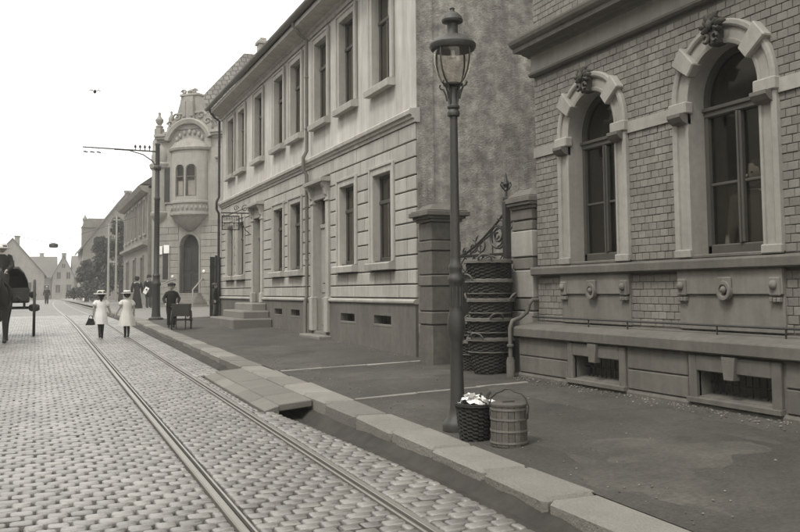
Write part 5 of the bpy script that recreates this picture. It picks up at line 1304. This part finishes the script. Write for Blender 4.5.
b.v = [(p[0] * (1 + .35 * (p[2] - z0)), p[1] * (1 + .35 * (p[2] - z0)), p[2]) for p in b.v]; b.build('box', 'cartwood', HCART)
b = MB()
for s in (-1, 1): b.tube([(s * .17, -.2, z0 - .02), (s * .17, .3, z0 + .02), (s * .17, .75, z0 + .3)], .014, 6); b.cbox(s * .12 - .015, s * .12 + .015, -.24, -.2, 0, z0, .004)
b.tube([(-.19, .75, z0 + .3), (.19, .75, z0 + .3)], .013, 6)
for s in (-1, 1): b.cbox(s * .22 - .012, s * .22 + .012, -.015, .015, wz, z0 + .02, .004)
b.build('frame', 'cartwood', HCART)
person('person in dark jacket and cap stooping over the small handcart', at(3.48, 25.35, .125), R(-8), 1.22, arms=(((-.17, -.06, .64), (-.13, -.17, .53)), ((.17, -.06, .64), (.13, -.17, .53))), lean=.05, outfit='jacket', top='black', legm='black', hat='cap', hatm='black', child=True)
# figures further along
person('person in long dark dress standing by the tram pole corner', at(4.75, 47.0, .12), R(170), 1.62, outfit='long', top='black', legm='black', hair='short', hat='bowler', hatm='black')
person('person in dark coat with white shirt front holding a paper', at(5.36, 47.2, .12), R(20), 1.7, arms=(((-.15, -.02, .63), (-.12, -.12, .55)), ((.155, .01, .63), (.16, -.03, .48))), outfit='coat', top='black', legm='grey', hat='bowler', hatm='black')
b = MB(); b.cbox(-.1, .1, -.01, .01, 0, .34, .003, M=Matrix.Translation((5.1, 46.95, zr(47) + .9)) @ Matrix.Rotation(.5, 4, 'Y')); b.v = b.v; tag(b.build('newspaper', 'paper'), 'white folded paper held by the person in the dark coat', 'paper')
person('person in a dark coat leaning beside the plank hoarding', at(5.6, 30.45, .19), R(70), 1.12, outfit='coat', top='black', legm='grey', hat='cap', hatm='grey', child=True)
person('person in pale blouse far off on the pavement below the trees', at(4.9, 100, .05), R(180), 1.6, outfit='long', top='straw', hat='straw', hatm='straw')
person('person in dark clothes and pale hat far down the cobbled road', at(.95, 84, .0), R(0), 1.55, outfit='coat', top='black', legm='black', hat='straw', hatm='straw')
person('person in dark clothes under the trees by the pale pole', at(4.75, 73, .06), R(160), 1.5, outfit='coat', top='black', legm='black')
person('person with pale face looking out through the arched window', (6.5, 6.8, 1.06), R(-75), 1.68, outfit='jacket', top='grey', legm='black')

# ------------------------------------------------------------------ horse and cart
CT = thing('horse_cart', 'two wheeled horse cart with a dark folding hood on the cobbled road', 'cart', (-.75, 25.2, zr(25.2)), 0)
WR = .70
for s in (-1, 1):
    b = MB(); b.tube([(s * .74, WR * math.cos(a), WR + .02 + WR * math.sin(a)) for a in frange(0, 2 * math.pi, 40)[:-1]], .035, 8, closed=True); w = b.build('wheel', 'cartwood', CT, smooth=60)
    b = MB()
    for j in range(14): b.tube([(s * .74, 0, WR + .02), (s * .74, .68 * math.cos(j * 2 * math.pi / 14), WR + .02 + .68 * math.sin(j * 2 * math.pi / 14))], [.026, .018], 6)
    b.build('spokes', 'cartwood', w); b = MB(); b.lathe([(.06, -.13), (.09, -.08), (.1, 0), (.09, .08), (.06, .13)], 0, 0, 12, M=Matrix.Translation((s * .74, 0, WR + .02)) @ Matrix.Rotation(R(90), 4, 'Y')); b.build('hub', 'iron', w)
b = MB(); b.tube([(-.74, 0, WR + .02), (.74, 0, WR + .02)], .035, 8); b.build('axle', 'iron', CT)
b = MB(); b.cbox(-.6, .6, -.7, .75, .85, .91, .01); 
for (xa, xb, ya, yb) in ((-.62, -.58, -.7, .75), (.58, .62, -.7, .75), (-.58, .58, .71, .75), (-.58, .58, -.7, -.66)): b.cbox(xa, xb, ya, yb, .86, 1.22, .008)
b.cbox(-.56, .56, .0, .42, 1.1, 1.18, .02); b.build('box', 'darkwood', CT)
for s in (-1, 1): b = MB(); b.tube([(s * .5, -.4, .72), (s * .5, .4, .72)], .022, 6); b.cbox(s * .5 - .03, s * .5 + .03, -.03, .03, .7, .86, .006); b.build('spring', 'iron', CT)
b = MB(); vs = []; N = 10
for j, y in enumerate((-.2, .1, .45, .72)):
    h = (1.72, 1.78, 1.74, 1.55)[j]
    for i in range(N + 1):
        a = math.pi * i / N; vs.append((.6 * math.cos(a) * (1 if 0 < i < N else 1), y, 1.2 + (h - 1.2) * min(1, 1.25 * math.sin(a))))
b.add(vs, [(j * (N + 1) + i, j * (N + 1) + i + 1, (j + 1) * (N + 1) + i + 1, (j + 1) * (N + 1) + i) for j in range(3) for i in range(N)] + [tuple(3 * (N + 1) + i for i in range(N + 1))]); b.build('hood', 'black', CT, smooth=50)
for s in (-1, 1): b = MB(); b.tube([(s * .42, -.5, .88), (s * .4, -1.2, .95), (s * .36, -2.7, 1.02)], .03, 8); b.build('shaft', 'cartwood', CT)
b = MB(); b.lathe([(.09, -.04), (.09, .04)], 0, 0, 12, M=Matrix.Translation((.7, -.45, 1.05)) @ Matrix.Rotation(R(90), 4, 'X')); b.tube([(.62, -.45, 1.05), (.7, -.45, 1.05)], .012, 6); b.build('lamp', 'iron', CT)
person('driver in dark coat and white hat seated in the horse cart', (-.78, 24.82, zr(25.2) + .84), R(0), 1.5, arms=(((-.16, -.06, .62), (-.08, -.2, .55)), ((.16, -.06, .62), (.08, -.2, .55))), legs=(((-.07, -.24, .45), (-.07, -.27, .15)), ((.07, -.24, .45), (.07, -.27, .15))), outfit='jacket', top='black', hat='sun', hatm='white')

HS = thing('horse', 'dark harnessed horse standing before the hooded cart', 'horse', (-.76, 22.75, zr(22.7)), 0); HS.scale = (.9, .9, .9)
V = [(0, 1.05, 1.28), (0, .75, 1.22), (0, .35, 1.16), (0, -.05, 1.16), (0, -.42, 1.24), (0, -.66, 1.42), (0, -.82, 1.62), (0, -.93, 1.78), (0, -1.06, 1.74), (0, -1.24, 1.52), (0, -1.33, 1.40)]
rad = [(.2, .2), (.28, .29), (.3, .31), (.29, .3), (.25, .29), (.14, .22), (.11, .17), (.10, .13), (.10, .12), (.075, .085), (.065, .065)]
E = [(i, i + 1) for i in range(10)]
for s in (-1, 1):
    i = len(V); V += [(s * .15, -.36, .95), (s * .15, -.36, .58), (s * .15, -.34, .22), (s * .15, -.36, .09), (s * .15, -.40, .04)]; rad += [(.11, .13), (.065, .07), (.042, .045), (.045, .05), (.06, .065)]; E += [(4, i), (i, i + 1), (i + 1, i + 2), (i + 2, i + 3), (i + 3, i + 4)]
    i = len(V); V += [(s * .16, .72, .92), (s * .16, .66, .72), (s * .16, .93, .50), (s * .16, .88, .2), (s * .16, .85, .09), (s * .16, .80, .04)]; rad += [(.15, .19), (.09, .11), (.055, .065), (.044, .046), (.046, .05), (.06, .065)]; E += [(1, i), (i, i + 1), (i + 1, i + 2), (i + 2, i + 3), (i + 3, i + 4), (i + 4, i + 5)]
for s in (-1, 1):
    i = len(V); V += [(s * .055, -.94, 1.88), (s * .07, -.95, 1.98)]; rad += [(.035, .03), (.008, .008)]; E += [(7, i), (i, i + 1)]
me = bpy.data.meshes.new('horse_body'); me.from_pydata(V, E, []); o = bpy.data.objects.new('tmp', me); col.objects.link(o); o.modifiers.new('skin', 'SKIN')
for i, r in enumerate(rad): sv = me.skin_vertices[0].data[i]; sv.radius = r; sv.use_root = (i == 2)
o.modifiers.new('sub', 'SUBSURF').levels = 2; em = bpy.data.meshes.new_from_object(o.evaluated_get(bpy.context.evaluated_depsgraph_get())); bpy.data.objects.remove(o)
b = MB(); b.add([tuple(v.co) for v in em.vertices], [tuple(p.vertices) for p in em.polygons]); zmin = min(p[2] for p in b.v); b.v = [(p[0], p[1], p[2] - zmin) for p in b.v]; b.build('body', 'horse', HS, smooth=70)
b = MB()
for k in range(16): t_ = k / 15; b.tube([(0, -.5 - .42 * t_, 1.55 + .3 * t_), (.05, -.47 - .42 * t_, 1.5 + .3 * t_), (.09, -.5 - .4 * t_, 1.36 + .3 * t_)], [.03, .03, .008], 5)
b.build('mane', 'hair', HS, smooth=60)
b = MB(); b.tube([(0, 1.18, 1.28), (0, 1.32, 1.15), (0, 1.36, .85), (0, 1.32, .5)], [.05, .08, .09, .02], 8); b.build('tail', 'hair', HS, smooth=60)
b = MB(); b.tube([(.27 * math.cos(a), -.5 - .06 * math.sin(a), 1.22 + .34 * math.sin(a)) for a in frange(0, 2 * math.pi, 20)[:-1]], .045, 8, closed=True); b.build('collar', 'black', HS, smooth=60); b = MB(); b.tube([(.31 * math.cos(a), .1, 1.15 + .33 * math.sin(a)) for a in frange(0, 2 * math.pi, 20)[:-1]], .02, 6, closed=True); b.build('girth', 'black', HS, smooth=60)
for s in (-1, 1): b = MB(); b.tube([(s * .09, -1.1, 1.6), (s * .2, -.6, 1.45), (s * .2, .3, 1.48), (s * .1, 2.1, 1.45)], .008, 5); b.build('rein', 'black', HS)

# ------------------------------------------------------------------ over the street
b = MB(); p = Vector((1.66, 30, 7.92)); b.ball(p, (.05, .11, .05), 8, 6)
for s in (-1, 1): b.add([tuple(p + Vector(q)) for q in ((0, -.05, .02), (s * .12, -.03, .07), (s * .25, .03, .0), (s * .12, .05, .055), (0, .06, .02))], [(0, 1, 2, 3, 4)])
b.ball(p + Vector((0, -.12, .02)), .03, 6, 5); tag(b.build('bird', 'black'), 'small dark bird flying above the street', 'bird')
HL = thing('hanging_lamp', 'small dark lamp hung on a wire across the far street', 'lamp', (1.02, 60, 4.4))
b = MB(); b.lathe([(.02, 4.64), (.1, 4.62), (.24, 4.58), (.27, 4.52), (.27, 4.38), (.2, 4.34), (.001, 4.33)], 1.02, 60, 14); b.build('shade', 'iron', HL, smooth=40)
b = MB(); b.tube([(6.02, 60, 6.4), (1.02, 60, 4.62), (-9, 60, 6.4)], .012, 5); b.build('span_wire', 'iron', HL)
# ------------------------------------------------------------------ thin street haze
hb = MB(); hb.box(-155, 155, -65, 405, -2.5, 17.2)
hz_ = hb.build('haze', 'earth', kind='stuff'); hm_ = bpy.data.materials.new('haze_air'); hm_.use_nodes = True; hn = hm_.node_tree.nodes; hn.clear()
ho_ = hn.new('ShaderNodeOutputMaterial'); pv = hn.new('ShaderNodeVolumePrincipled'); pv.inputs['Color'].default_value = (1, .985, .94, 1); pv.inputs['Density'].default_value = .0015; pv.inputs['Anisotropy'].default_value = .2
hm_.node_tree.links.new(pv.outputs[0], ho_.inputs['Volume']); hz_.data.materials.clear(); hz_.data.materials.append(hm_)
tag(hz_, 'thin pale haze hanging over the whole street', 'haze')
for o in col.objects:
    if o.name == 'grit' and o.get('kind') == 'stuff' and o.parent is None: o['label'] = 'loose pale grit scattered over the pavement and along the house walls'; o['category'] = 'grit'
